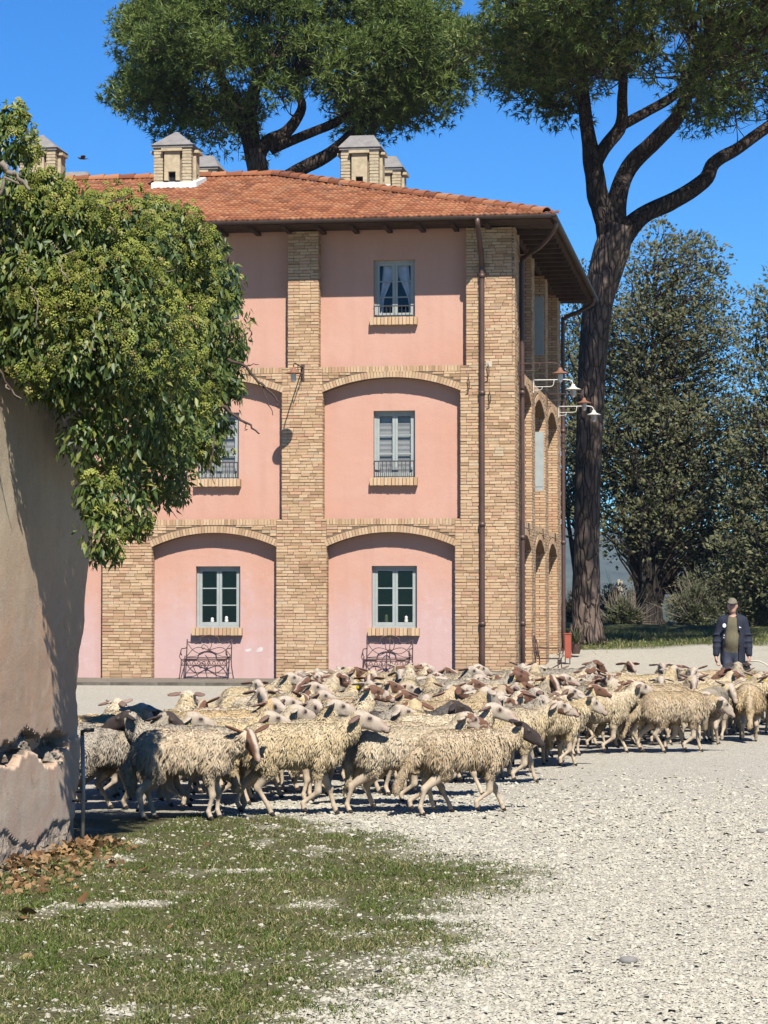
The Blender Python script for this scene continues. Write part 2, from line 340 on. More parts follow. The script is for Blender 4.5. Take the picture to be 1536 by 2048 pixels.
t = NT('window_glass'); gl = t.n('BsdfGlossy'); gl.inputs['Roughness'].default_value = .03; tr = t.n('BsdfTransparent'); fr = t.n('LayerWeight'); fr.inputs[0].default_value = .5; fz = t.math('ADD', t.math('MULTIPLY', t.math('POWER', fr.outputs['Facing'], 4.), .5), .035)
mx = t.n('MixShader'); t.l(fz, mx.inputs[0]); t.l(tr.outputs[0], mx.inputs[1]); t.l(gl.outputs[0], mx.inputs[2]); t.l(mx.outputs[0], t.t.nodes['Material Output'].inputs[0]); M['glass'] = t.m
t = NT('lamp_glass'); t.col((.62, .60, .54)); M['lampglass'] = t.fin(.25, .5)

# ------------------------------------------------------------------ terrain
def terrain(x, y):
    z = .62*sstep(55, 74, y)+.30*sstep(72, 88, y)
    z = z+(fbm(x*.22, y*.3, 33, 4)-.5)*.55*sstep(60, 76, y)
    z = z-9*sstep(108, 190, y)-16*sstep(190, 500, y)
    return z
def grass_mask(x, y):
    xb = np.interp(y, [8, 9.7, 11, 12.7, 13.8, 14.5, 15.2, 16, 17.3, 18.8, 19.6], [.1, .2, .35, .55, .8, .95, .75, .5, .1, -.45, -1.0])
    n = fbm(x*1.2+7, y*.8, 3, 4)
    edge = sstep(.55, -.75, x-xb+(n-.5)*1.5)
    patch = fbm(x*2.4, y*1.7, 11, 4)
    m = edge*sstep(.30, .58, patch+edge*.16)
    m = m*sstep(20.2, 18.9, y)
    tong = np.exp(-((y-14.75)/.28)**2)*sstep(1.15, .2, x)*sstep(-.6, .2, x)*sstep(.3, .55, fbm(x*3, y*3, 21, 3)+.12)
    return np.clip(np.maximum(m, tong*.9), 0, 1)
def grid_sheet(name, xs, ys, zfun, mat, attrs=None, parent=None):
    X, Y = np.meshgrid(xs, ys); x = X.ravel(); y = Y.ravel(); z = zfun(x, y)
    nx, ny = len(xs), len(ys); i = np.arange(nx-1); j = np.arange(ny-1); I, J = np.meshgrid(i, j); b = (J*nx+I).ravel()
    q = np.stack([b, b+1, b+1+nx, b+nx], 1)
    return link(name, np_mesh(name, np.stack([x, y, z], 1), [q], [mat], None, {k: f(x, y) for k, f in (attrs or {}).items()}, True), parent)
def turf_mask(x, y):
    e = y-(66.5+(x-4)*.35)+(fbm(x*.35, y*.35, 5, 4)-.5)*7
    far = sstep(-1.2, 1.2, e)*sstep(.22, .5, fbm(x*.5, y*.4, 8, 4)+sstep(0, 6, e)*.35)
    return np.where(y > 60, far, 0)
xs = np.concatenate([np.linspace(-900, -60, 15), np.linspace(-55, -6, 30), np.linspace(-5, 5, 130), np.linspace(5.5, 55, 60), np.linspace(60, 900, 15)])
ys = np.concatenate([np.linspace(-60, 6, 14), np.linspace(7, 22, 180), np.linspace(22.4, 100, 130), np.linspace(104, 500, 40), np.linspace(560, 1400, 8)])
gnd = grid_sheet('ground', xs, ys, lambda x, y: terrain(x, y)+np.where(y < 40, (fbm(x*1.5, y*1.5, 31, 4)-.5)*.02, 0), M['ground'], {'soil': lambda x, y: np.where((y < 21) & (np.abs(x) < 5), grass_mask(x, y), 0), 'turf': turf_mask})
tag(gnd, 'pale limestone gravel yard with worn grass at its near left', kind='structure')

hill_m = plain('far_hill', (.05, .065, .04), .95, .1, 0, .7, .03)
def hill(name, Y, D, prof, label):
    xs = np.linspace(-.32*Y, .32*Y, 160); ys = np.linspace(Y, Y+D, 12)
    o = grid_sheet(name, xs, ys, lambda x, y: -26+prof(x)*np.sin(np.clip((y-Y)/D, 0, 1)*math.pi*.95)**.8, hill_m); tag(o, label, kind='structure')
hill('near_hill', 700, 900, lambda x: 22+16*fbm(x*.008+3, x*0, 4, 4), 'dark green wooded rise beyond the pine trunk')
hill('far_hill', 2300, 1500, lambda x: 82+70*fbm(x*.0016+5, x*0, 9, 5), 'blue hazy hills on the horizon')

# ------------------------------------------------------------------ the pink house (local axes: x along the front, y into the depth)
HA = R(8.33); HC = np.array([2.8275, 54., 0.])
house = empty('farmhouse', HC, -HA)
tag(house, 'three storey pink plastered farmhouse with buff brick pillars and terracotta hipped roof', 'house')
def hw(u, v, z):
    return np.array([HC[0]+u*math.cos(HA)+v*math.sin(HA), HC[1]-u*math.sin(HA)+v*math.cos(HA), z])
FR = lambda p: (p[0], p[1], p[2])            # (along, depth, z) on the front
SD = lambda p: (-p[1], p[0], p[2])           # the same on the right-hand side wall
WD = .27                                     # depth of the recessed plaster
brick_box = None
def _bm():
    b = MB(); x = .5
    b.box((-x, -x, -x), (x, x, x)); me = b.build('brick', M['brick']); d = me.data; bpy.data.objects.remove(me); return d
brick_data = _bm(); n_brick = [0]; brickwork = MB()
def put_brick(fn, a0, a1, z0, z1, single=None, rot=0., ctr=None, depth=.045):
    """one brick on a face; single = parent part when it is an object of its own"""
    out = -.006-random.random()*.008
    if single is not None and n_brick[0] < 300:
        n_brick[0] += 1
        c = fn(((a0+a1)/2, (out+depth)/2, (z0+z1)/2)) if ctr is None else fn((ctr[0], (out+depth)/2, ctr[1]))
        o = link('brick', brick_data, single); o.location = c
        s = (a1-a0, depth-out, z1-z0); o.scale = s if fn is FR else (s[1], s[0], s[2])
        if rot: o.rotation_euler = (0, rot, 0) if fn is FR else (rot, 0, 0)
        return
    brickwork.r = random.random()
    if ctr is None: brickwork.box((a0, out, z0), (a1, depth, z1), fn, .003)
    else:
        cr, sr = math.cos(rot), math.sin(rot); w = (a1-a0)/2; h = (z1-z0)/2
        def g(p): return fn((ctr[0]+p[0]*cr+p[2]*sr, p[1], ctr[1]-p[0]*sr+p[2]*cr))
        brickwork.box((-w, out, -h), (w, depth, h), g, .003)
CRS = .067
def rows(fn, a0, a1, z0, z1, single=None, clip=None, zones=None):
    k = 0; z = z0
    while z < z1-.03:
        iv = [(a0, a1)] if clip is None else clip(z)
        for (p, q) in iv:
            if q-p < .05: continue
            x = p; first = True
            while x < q-.02:
                L = random.choice((.25, .25, .26, .24, .13, .20)) if not first else random.choice((.25, .13, .18))
                first = False; e = min(x+L, q)
                if q-e < .07: e = q
                dz = random.uniform(-.004, .004)
                put_brick(fn, x+.005, e-.005, z+.006+dz, min(z+CRS, z1)-.005+dz, single(x, z) if callable(single) else single)
                x = e
        z += CRS; k += 1
mort = M['mortar']
def pillar(fn, a0, a1, z0, z1, single=None, d0=.004):
    b = MB(); b.box((a0+.006, d0, z0), (a1-.006, WD+.02, z1), fn)
    o = b.build('brick_pillar', mort, house)
    rows(fn, a0, a1, z0, z1, (lambda x, z: o if single(x, z) else None) if single else None)
    # the bricks seen on the sides of the pillar
    return o
def reveal(fn, a, side, z0, z1):
    """brick ends on the side of a pillar (a plane across the wall)"""
    z = z0; k = 0
    while z < z1-.03:
        for (d0, d1) in ((.0, .13), (.135, WD)) if k % 2 else ((.0, WD),):
            brickwork.r = random.random(); o = .004+random.random()*.004
            brickwork.box((a-.03 if side > 0 else a-o, d0+.012, z+.006), (a+o if side > 0 else a+.03, d1-.004, z+CRS-.006), fn, .002)
        z += CRS; k += 1
def arch_bay(fn, a0, a1, zs, zc, zt, single=None):
    """segmental arch with spandrel up to the soldier band at zt"""
    uc = (a0+a1)/2; s = (a1-a0)/2; r = zc-zs; Rr = (s*s+r*r)/(2*r); cz = zc-Rr
    az = lambda u, k=0.: cz+math.sqrt(max(0, (Rr+k)**2-(u-uc)**2))
    N = 28; b = MB(); us = [a0+(a1-a0)*i/N for i in range(N+1)]; d0 = .004
    V = []
    for u in us: V += [(u, d0, az(u)), (u, d0, zt), (u, WD+.02, az(u)), (u, WD+.02, zt)]
    F = []
    for i in range(N):
        q = i*4; F += [(q, q+4, q+5, q+1), (q, q+2, q+6, q+4), (q+1, q+5, q+7, q+3)]
    b.add([fn(p) for p in V], F); o = b.build('arch', mort, house)
    H = .15; th = math.asin(s/Rr); n = int(2*th*(Rr)/.068)
    for i in range(n):
        a = -th+2*th*(i+.5)/n; w = 2*th*Rr/n
        put_brick(fn, -w/2+.004, w/2-.004, -H/2+.004, H/2-.003, o if single else None, a if fn is FR else -a, (uc+math.sin(a)*(Rr+H/2), cz+math.cos(a)*(Rr+H/2)))
        # soffit bricks
    bt = .125
    nb = int((a1-a0)/.068)
    for i in range(nb):
        x = a0+(a1-a0)*(i+.5)/nb; w = (a1-a0)/nb
        put_brick(fn, x-w/2+.004, x+w/2-.004, zt-bt+.004, zt+.006, o if single == 2 else None)
    def clip(z):
        k = Rr+H+.012
        if z >= cz+k: return [(a0, a1)]
        dd = math.sqrt(max(0, k*k-(z-cz)**2)) if z > cz else s
        return [(a0, uc-dd), (uc+dd, a1)]
    rows(fn, a0, a1, zs-.1, zt-bt, None, lambda z: [(max(p, a0), min(q, a1)) for p, q in clip(z) if q > p])
    return o
Z1, Z2, Z3 = 3.53, 6.86, 9.86
PB = [(-13.05, -11.95), (-9.15, -8.04), (-5.24, -4.13), (-1.3, 0)]
PM = [(-12.95, -12.05), (-9.04, -8.14), (-5.12, -4.22), (-1.18, 0)]
PT = [(-12.85, -12.15), (-8.92, -8.25), (-4.99, -4.31), (-1.05, -.05)]
for li, (PP, z0, z1) in enumerate(((PB, 0, Z1), (PM, Z1, Z2), (PT, Z2, Z3))):
    for i, (a, b_) in enumerate(PP):
        sel = None
        if i == 3 and li == 0: sel = lambda x, z: .25 < z < 1.35
        pillar(FR, a, b_, z0, z1, sel)
        if i < 3: reveal(FR, b_, 1, z0, z1)
        reveal(FR, a, -1, z0, z1)
    if li < 2:
        for i in range(3):
            zs, zc = ((2.93, 3.24), (6.31, 6.62))[li]
            arch_bay(FR, PP[i][1], PP[i+1][0], zs, zc, z1, 1 if i > 0 else None)
S1 = [(0, 1.3), (4.07, 5.2), (8.0, 9.13), (11.9, 13.2)]
for li, (z0, z1, k) in enumerate(((0, Z1, 0), (Z1, Z2, .1), (Z2, Z3, .2))):
    PS = [(p+(k if i else 0), q-(k if i < 3 else 0)) for i, (p, q) in enumerate(S1)]
    for i, (a, b_) in enumerate(PS):
        pillar(SD, a+(.012 if i == 0 else 0), b_, z0, z1)
        if i: reveal(SD, a, -1, z0, z1)
    if li < 2:
        for i in range(3): arch_bay(SD, PS[i][1], PS[i+1][0], (2.93, 6.31)[li], (3.24, 6.62)[li], z1)
bw = brickwork.build('brickwork', M['brick'], house); bw['kind'] = 'stuff'

# plaster: recessed walls with window openings, back and left walls plain
def wall_holes(fn, a0, a1, z0, z1, holes, d, name, T=.34):
    A = sorted({a0, a1, *[h[0] for h in holes], *[h[1] for h in holes]}); Z = sorted({z0, z1, *[h[2] for h in holes], *[h[3] for h in holes]})
    b = MB(); ins = lambda x, z: any(h[0] < x < h[1] and h[2] < z < h[3] for h in holes)
    for i in range(len(A)-1):
        for j in range(len(Z)-1):
            if not ins((A[i]+A[i+1])/2, (Z[j]+Z[j+1])/2):
                b.add([fn((A[i], d, Z[j])), fn((A[i+1], d, Z[j])), fn((A[i+1], d, Z[j+1])), fn((A[i], d, Z[j+1]))], [(0, 1, 2, 3)])
    for (p, q, r_, s) in holes:
        for c1, c2 in (((p, r_), (p, s)), ((q, r_), (q, s)), ((p, r_), (q, r_)), ((p, s), (q, s))):
            b.add([fn((c1[0], d, c1[1])), fn((c2[0], d, c2[1])), fn((c2[0], d+T, c2[1])), fn((c1[0], d+T, c1[1]))], [(0, 1, 2, 3)])
    return b.build(name, M['plaster'], house)
WIN = []
for c in (-10.55, -6.6, -2.67):
    WIN += [(c-.5, c+.5, 1.15, 2.51, 1), (c-.46, c+.46, 4.43, 5.91, 2), (c-.46, c+.46, 7.95, 9.23, 3)]
wall_holes(FR, -24, -.03, 0, 9.9, [w[:4] for w in WIN], WD, 'plaster_wall')
SW = [(6.15, 7.05, 4.43, 5.91, 2), (6.15, 7.05, 7.75, 9.23, 3)]
wall_holes(SD, .03, 13.17, 0, 9.9, [w[:4] for w in SW], WD, 'plaster_wall')
b = MB(); b.box((-24, 12.9, 0), (-.2, 13.15, 9.88)); b.box((-24.3, WD, 0), (-24, 13.15, 9.88)); b.build('rear_wall', M['plaster'], house)

def window(fn, w, level, side=False):
    p, q, r_, s, _ = w; g = WD+.13; b = MB()
    fwid = .055
    b.box((p, g, r_), (p+fwid, g+.08, s), fn); b.box((q-fwid, g, r_), (q, g+.08, s), fn); b.box((p+fwid, g, s-fwid), (q-fwid, g+.08, s), fn); b.box((p+fwid, g, r_), (q-fwid, g+.08, r_+.05), fn)
    o = b.build('window', M['frame'], house)
    mid = (p+q)/2; zz0, zz1 = r_+.052, s-fwid-.002
    for (x0, x1) in ((p+fwid+.003, mid-.003), (mid+.003, q-fwid-.003)):
        b = MB(); st = .055; y0, y1 = g+.006, g+.056
        b.box((x0, y0, zz0), (x0+st, y1, zz1), fn); b.box((x1-st, y0, zz0), (x1, y1, zz1), fn)
        b.box((x0+st, y0, zz1-st), (x1-st, y1, zz1), fn); b.box((x0+st, y0, zz0), (x1-st, y1, zz0+.075), fn)
        hh = (zz1-st-zz0-.075)/3
        for k in (1, 2): b.box((x0+st, y0+.008, zz0+.075+hh*k-.012), (x1-st, y1-.01, zz0+.075+hh*k+.012), fn)
        b.build('casement', M['frame'], o)
        for k in range(3):
            b = MB(); za = zz0+.075+hh*k+.013; zb = za+hh-.026
            b.add([fn((x0+st, y0+.025, za)), fn((x1-st, y0+.025, za)), fn((x1-st, y0+.025, zb)), fn((x0+st, y0+.025, zb))], [(0, 1, 2, 3)])
            b.build('pane', M['glass'], o)
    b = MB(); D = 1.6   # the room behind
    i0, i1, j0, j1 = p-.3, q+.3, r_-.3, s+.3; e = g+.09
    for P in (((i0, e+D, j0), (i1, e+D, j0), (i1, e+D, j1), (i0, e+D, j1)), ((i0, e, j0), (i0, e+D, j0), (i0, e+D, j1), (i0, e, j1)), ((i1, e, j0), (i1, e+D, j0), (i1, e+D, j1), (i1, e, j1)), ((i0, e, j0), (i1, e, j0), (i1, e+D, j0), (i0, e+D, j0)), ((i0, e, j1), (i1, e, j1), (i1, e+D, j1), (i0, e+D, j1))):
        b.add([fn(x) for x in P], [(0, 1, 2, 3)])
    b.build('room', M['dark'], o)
    if level == 2:
        b = MB(); y = g+.085
        for k in range(24):
            z0 = r_+.1+(s-r_-.15)*k/24; z1 = r_+.1+(s-r_-.15)*(k+1)/24
            b.add([fn((p+.07, y+.012*(k % 2), z0)), fn((q-.07, y+.012*(k % 2), z0)), fn((q-.07, y+.012*((k+1) % 2), z1)), fn((p+.07, y+.012*((k+1) % 2), z1))], [(0, 1, 2, 3)])
        b.build('blind', M['blind'], o)
    if level == 3 and not side:
        for sg in (-1, 1):   # a curtain gathered to each side
            b = MB(); N = 14; V = []; F = []
            for i in range(N+1):
                t_ = i/N; z = s-.08-(s-r_-.2)*t_; cx = mid+sg*(.10+.24*min(1, t_*1.35)) ; wd = .16*(1-.75*math.sin(min(1, t_*1.3)*math.pi/2))+.02
                for k in range(7): V.append(fn((cx+(k/6-.5)*2*wd, g+.14+.02*math.cos(k*2.2), z)))
            for i in range(N):
                for k in range(6): F.append((i*7+k, i*7+k+1, i*7+k+8, i*7+k+7))
            b.add(V, F); b.build('curtain', M['curtain'], o, True)
    # brick sill
    b = MB(); b.box((p-.055, WD-.10, r_-.155), (q+.055, WD+.11, r_-.02), fn); si = b.build('window_sill', mort, house)
    nb = 13
    for k in range(nb):
        x0 = p-.065+(q-p+.13)*k/nb; x1 = p-.065+(q-p+.13)*(k+1)/nb
        if side: continue
        o2 = link('brick', brick_data, si); n_brick[0] += 1; o2.location = fn(((x0+x1)/2, WD-.05+random.uniform(-.006, .006), r_-.085)); o2.scale = (x1-x0-.012, .2, .17+random.uniform(-.008, .008)); o2.rotation_euler = (R(-5), 0, R(random.uniform(-2, 2)))
    if level > 1 and not side:
        b = MB(); d = WD-.035; h0, h1 = r_+.035, r_+(.26 if level == 3 else .37)
        b.box((p+.01, d-.012, h1-.012), (q-.01, d+.012, h1+.012), fn); b.box((p+.01, d-.008, h0-.008), (q-.01, d+.008, h0+.008), fn)
        for k in range(11):
            x = p+.03+(q-p-.06)*k/10; b.tube([fn((x, d, h0-.02)), fn((x, d, h1))], .008, 5)
            if level == 2 and k % 2: b.tube([fn((x+.045, d, h0)), fn((x+.045, d, h0+.2))], .006, 4)
        b.build('railing', M['rail'], o)
    return o
for w in WIN: 
    if w[0] > -8: window(FR, w, w[4])
for w in SW:
    o = window(SD, w, w[4], True)
    b = MB(); z0, z1 = w[2]+.02, w[3]-.02; a = 7.06; b.box((a, -.05, z0), (a+.04, WD-.02, z1), SD)  # casement standing open off the side wall
    b.box((a-.012, -.03, z0+.1), (a, WD-.05, z1-.1), SD)
    b.build('shutter', M['frame'], o)

# bare spots where the paint has flaked off beside the left bench
for (cu, cz, ru, rz_) in ((-5.92, .66, .085, .035), (-5.66, .675, .10, .05)):
    b = MB(); b.add([(cu+ru*math.cos(a)*random.uniform(.6, 1.1), WD-.003, cz+rz_*math.sin(a)*random.uniform(.6, 1.2)+.2*(ru*math.cos(a))) for a in np.linspace(0, 6.28, 12, endpoint=False)], [tuple(range(12))]); b.build('flaked_spot', M['flake'], house)
# roof: solid hipped body, tiles on the front slope
OV, ZE = .86, 9.98; SL = .305; VR = 6.6; ZR = ZE+(VR+OV)*SL; UL = -26.
b = MB()
e = [(UL, -OV, ZE), (OV, -OV, ZE), (OV, 13.2+OV, ZE), (UL, 13.2+OV, ZE), (UL, VR, ZR), (-VR, VR, ZR)]
b.add(e+[(x, y, z-.07) for x, y, z in e[:4]], [(0, 1, 5, 4), (1, 2, 5), (2, 3, 4, 5), (3, 0, 4), (6, 7, 1, 0), (7, 8, 2, 1), (8, 9, 3, 2), (9, 6, 0, 3)])
roof = b.build('roof', M['tile'], house)
def tile_mesh(w, L):
    V = []; F = []; prof = [(0, .004), (.12, .030), (.30, .034), (.42, .006), (.60, .004), (.74, .024), (.88, .026), (1, .004)]
    for x, h in prof: h = h*.75; V += [((x-.5)*w, 0, h+.022), ((x-.5)*w, L, h), ((x-.5)*w, 0, h-.006)]
    for i in range(len(prof)-1): q = i*3; F += [(q, q+3, q+4, q+1), (q+2, q+5, q+3, q)]
    return V, F
TW, TE = .235, .335; TL = math.hypot(1, SL)
tv, tf = tile_mesh(TW*.985, TE*1.12)
tb = MB(); tb.add(tv, tf); _o = tb.build('roof_tile', M['tile'], smooth=False); tile_data = _o.data; bpy.data.objects.remove(_o)
ang = math.atan(SL); ca, sa = math.cos(ang), math.sin(ang)
tiles = MB(); nt = 0; TV = np.array(tv); nrow = int((VR+OV)*TL/TE)+1
TA, TF, TRn = [], [], []
for r_ in range(nrow):
    sdist = r_*TE-.03; v = -OV+sdist*ca; z = ZE+sdist*sa
    u = UL+8; k = 0
    umax = OV-(v+OV)+.02
    while u < umax:
        uu = u+TW/2+(TW/2 if r_ % 2 else 0)*0+random.uniform(-.006, .006)
        if uu < umax+.04 and uu > -14:
            if r_ < 8 and uu > -8.6 and nt < 300:
                o = link('roof_tile', tile_data, roof, (uu, v, z+.012), (ang+random.uniform(-.012, .012), 0, random.uniform(-.015, .015))); nt += 1
            else:
                q = TV.copy(); q = np.stack([q[:, 0]+uu, q[:, 1]*ca-q[:, 2]*sa+v, q[:, 1]*sa+q[:, 2]*ca+z+.012+random.uniform(-.006, .006)], 1)
                TF.append(np.array(tf)+len(TA)*len(tv)); TA.append(q); TRn.append(np.full(len(tv), random.random()))
        u += TW
me = np_mesh('roof_tiles', np.concatenate(TA), [np.concatenate(TF)], [M['tile']], None, {'rnd': np.concatenate(TRn)})
o = link('tile_field', me, roof); o['kind'] = 'stuff'
def ridge(p, q, n):
    p, q = Vector(p), Vector(q); d = (q-p)/n
    b = MB(); N = 8; L = d.length
    for s_, rr in ((0, .115), (1, .145)):
        pass
    V = []; F = []
    for t_, rr in ((-.03, .14), (1.08, .105)):
        for k in range(N+1):
            a = math.pi*k/N; V.append((t_*L, rr*math.cos(a)*1.05, rr*math.sin(a)))
    for k in range(N): F.append((k, k+1, N+2+k, N+1+k))
    V += [(-.03*L, x*.86, z*.86) for (_, x, z) in V[:N+1]]
    for k in range(N): F.append((k+1, k, 2*N+2+k, 2*N+3+k))
    b.add(V, F); ob = b.build('ridge_tile', M['tile'], smooth=False); me = ob.data; bpy.data.objects.remove(ob)
    yaw = math.atan2(d.y, d.x); pit = -math.atan2(d.z, math.hypot(d.x, d.y))
    for i in range(n):
        c = p+d*i; link('ridge_tile', me, roof, (c.x, c.y, c.z), (random.uniform(-.03, .03), pit, yaw+random.uniform(-.02, .02)))
ridge((OV-.1, -OV+.1, ZE+.04), (-VR, VR, ZR+.05), 25); ridge((-VR+.0, VR, ZR+.03), (-14, VR, ZR+.03), 19)
# eaves: soffit boards, rafters, gutters
b = MB()
for k in range(6):
    y0 = -OV+.02+k*.165; zz = ZE-.075-.004*(k % 2)
    b.box((UL, y0, zz-.02), (OV-.02, y0+.155, zz))
for k in range(6):
    x0 = OV-.02-.155-k*.165; zz = ZE-.079-.004*(k % 2)-.001
    b.box((x0, .12, zz-.02), (x0+.155, 13.2+OV, zz))
b.build('soffit', M['wood'], house)
for k in range(18): 
    x = -.55-.735*k; b = MB(); b.box((x-.05, -OV+.12, ZE-.165), (x+.05, WD, ZE-.102)); b.build('rafter', M['wood'], house)
for k in range(17):
    y = .6+.75*k; b = MB(); b.box((.0, y-.05, ZE-.205), (OV-.1, y+.05, ZE-.106)); b.build('rafter', M['wood'], house)
def gutter(p, q, out):
    p, q, out = Vector(p), Vector(q), Vector(out); V = []; F = []; N = 8
    for P in (p, q):
        for k in range(N+1):
            a = math.pi*k/N; V.append(P+out*(.065*math.cos(a)+.065)+Vector((0, 0, -.075*math.sin(a))))
        for k in range(N+1):
            a = math.pi*k/N; V.append(P+out*(.058*math.cos(a)+.065)+Vector((0, 0, -.068*math.sin(a)+.002)))
    n = 2*(N+1)
    for k in range(2*N+1):
        if k != N: F.append((k, k+1, n+k+1, n+k))
    F.append((0, N+1, n+N+1, n)); F.append((N, 2*N+1, n+2*N+1, n+N))
    b = MB(); b.add(V, F); b.add([p, p+out*.13, p+out*.13+Vector((0, 0, .025)), p+Vector((0, 0, .025))], []); b.build('gutter', M['gutter'], house, False)
gutter((UL, -OV, ZE-.01), (OV+.12, -OV, ZE-.01), (0, -1, 0)); gutter((OV, -OV-.12, ZE-.012), (OV, 13.2+OV+.1, ZE-.012), (1, 0, 0))
def pipe(pts, r_, name='downpipe', mat='pipe', joints=()):
    b = MB(); b.tube(catmull(pts, 5), r_, 10); 
    for (x, y, z) in joints: b.tube([(x, y, z), (x, y, z+.09)], r_*1.28, 10)
    return b.build(name, M[mat], house, True)
pipe([(-.70, -OV-.06, ZE-.07), (-.70, -OV-.04, ZE-.22), (-.70, -.35, ZE-.62), (-.70, -.10, ZE-.95), (-.70, -.075, ZE-1.2), (-.70, -.075, 6), (-.70, -.075, 3), (-.70, -.075, 0)], .058, joints=((-.70, -.075, 8.75), (-.70, -.075, 6.2), (-.70, -.075, 3.35), (-.70, -.075, 1.2)))
pipe([(OV+.06, -.35, ZE-.07), (OV+.03, -.3, ZE-.25), (.55, .35, ZE-.50), (.14, 1.0, ZE-.66), (.07, 1.1, ZE-.95), (.07, 1.1, 6), (.07, 1.1, 0)], .05, joints=((.07, 1.1, 6.3), (.07, 1.1, 3.1), (.07, 1.1, 1.2)))
pipe([(OV+.06, 12.9, ZE-.07), (OV+.03, 12.95, ZE-.25), (.5, 13.1, ZE-.45), (.12, 13.25, ZE-.6), (.07, 13.27, ZE-.9), (.07, 13.27, 6), (.07, 13.27, 0)], .055, joints=((.07, 13.27, 6.3), (.07, 13.27, 3.3)))
b = MB(); b.tube([(.03, .85, .2), (.03, .85, 9.2)], .012, 5); b.build('cable', M['rail'], house)

# chimneys
def chimney(u, v, zb, hip=False, h=1.05, w=.86, dark_cap=False):
    root = empty('chimney'); root.parent = house; root.location = (u, v, zb)
    b = MB(); t_ = .16; hw_ = w/2
    b.box((-hw_+.1, -hw_+.1, -.5), (hw_-.1, hw_-.1, h-.02)); b.build('flue', M['chim'], root)
    for sx in (-1, 1):
        for sy in (-1, 1):
            cx, cy = sx*(hw_-.11), sy*(hw_-.11)
            c = MB(); c.box((cx-.1, cy-.1, -.6), (cx+.1, cy+.1, h)); pr = c.build('corner_pier', M['chimmortar'], root)
            c = MB(); z = -.5
            while z < h-.05: c.r = random.random(); c.box((cx-.112, cy-.112, z), (cx+.112, cy+.112, z+.058), None, .004); z += .078
            c.build('brick_courses', M['chim'], root)['kind'] = 'stuff'
    for fn in (lambda p: (p[0], -hw_-.01+p[1], p[2]), lambda p: (hw_+.01-p[1], p[0], p[2]), lambda p: (p[0], hw_+.01-p[1], p[2]), lambda p: (-hw_-.01+p[1], p[0], p[2])):
        c = MB(); c.box((-.19, -.05, h*.40), (.19, .1, h-.10), fn); c.box((-.19, -.05, h*.18), (-.09, .1, h*.40-.002), fn); c.box((.09, -.05, h*.18), (.19, .1, h*.40-.002), fn); c.build('vent_hood', M['chim'], root)
        c = MB(); c.box((-.088, .06, h*.18), (.088, .105, h*.395), fn); c.build('vent_opening', M['dark'], root)
        c = MB(); c.box((-.25, -.12, h-.095), (.25, .1, h-.03), fn, .006); c.build('lintel', M['chim'], root)
    c = MB(); o_ = hw_+.07
    c.box((-o_+.03, -o_+.03, h), (o_-.03, o_-.03, h+.06))
    if hip: c.add([(-o_, -o_, h+.06), (o_, -o_, h+.06), (o_, o_, h+.06), (-o_, o_, h+.06), (-o_*.55, -.1, h+.42), (o_*.55, -.1, h+.42), (o_*.55, .1, h+.42), (-o_*.55, .1, h+.42)], [(0, 1, 5, 4), (1, 2, 6, 5), (2, 3, 7, 6), (3, 0, 4, 7), (4, 5, 6, 7), (3, 2, 1, 0)])
    else: c.add([(-o_, -o_, h+.06), (o_, -o_, h+.06), (o_, o_, h+.06), (-o_, o_, h+.06), (-.03, -.03, h+.46), (.03, -.03, h+.46), (.03, .03, h+.46), (-.03, .03, h+.46)], [(0, 1, 5, 4), (1, 2, 6, 5), (2, 3, 7, 6), (3, 0, 4, 7), (4, 5, 6, 7), (3, 2, 1, 0)])
    c.build('chimney_cap', M['capstone'], root)
    c = MB(); c.box((-hw_-.03, -hw_-.16, -.35), (hw_+.22, hw_+.05, .27), lambda p: (p[0]+(.0 if p[2] < 0 else -.06*(p[0] > 0)), p[1], p[2]+(p[1])*SL*.9)); c.build('flashing', M['white'], root)
chimney(-8.72, 5.25, 11.72, h=.98, w=.92); chimney(-8.98, 9.4, 11.95, True, .95, .9); chimney(-4.31, 6.3, 11.62, True, 1.1, .92); chimney(-4.22, 9.6, 11.85, True, .95, .9); chimney(-12.10, 5.25, 11.72, h=1.0, w=.92); chimney(-12.35, 9.4, 11.62, True, .95, .9)
# hooks on the corner pillar
for (u, z, pl) in ((-.57, 6.85, 1), (-1.0, 6.58, 0), (-.54, 6.27, 0)):
    b = MB(); b.tube([(u, -.02, z), (u, -.1, z+.02), (u+.03, -.13, z-.1), (u+.02, -.1, z-.24), (u-.04, -.08, z-.28)], .012, 6)
    o = b.build('hook', M['iron'], house)
    if pl: b = MB(); b.box((u-.04, -.020, z-.03), (u+.09, -.010, z+.09), None, .015); b.build('patch', M['chimmortar'], o)

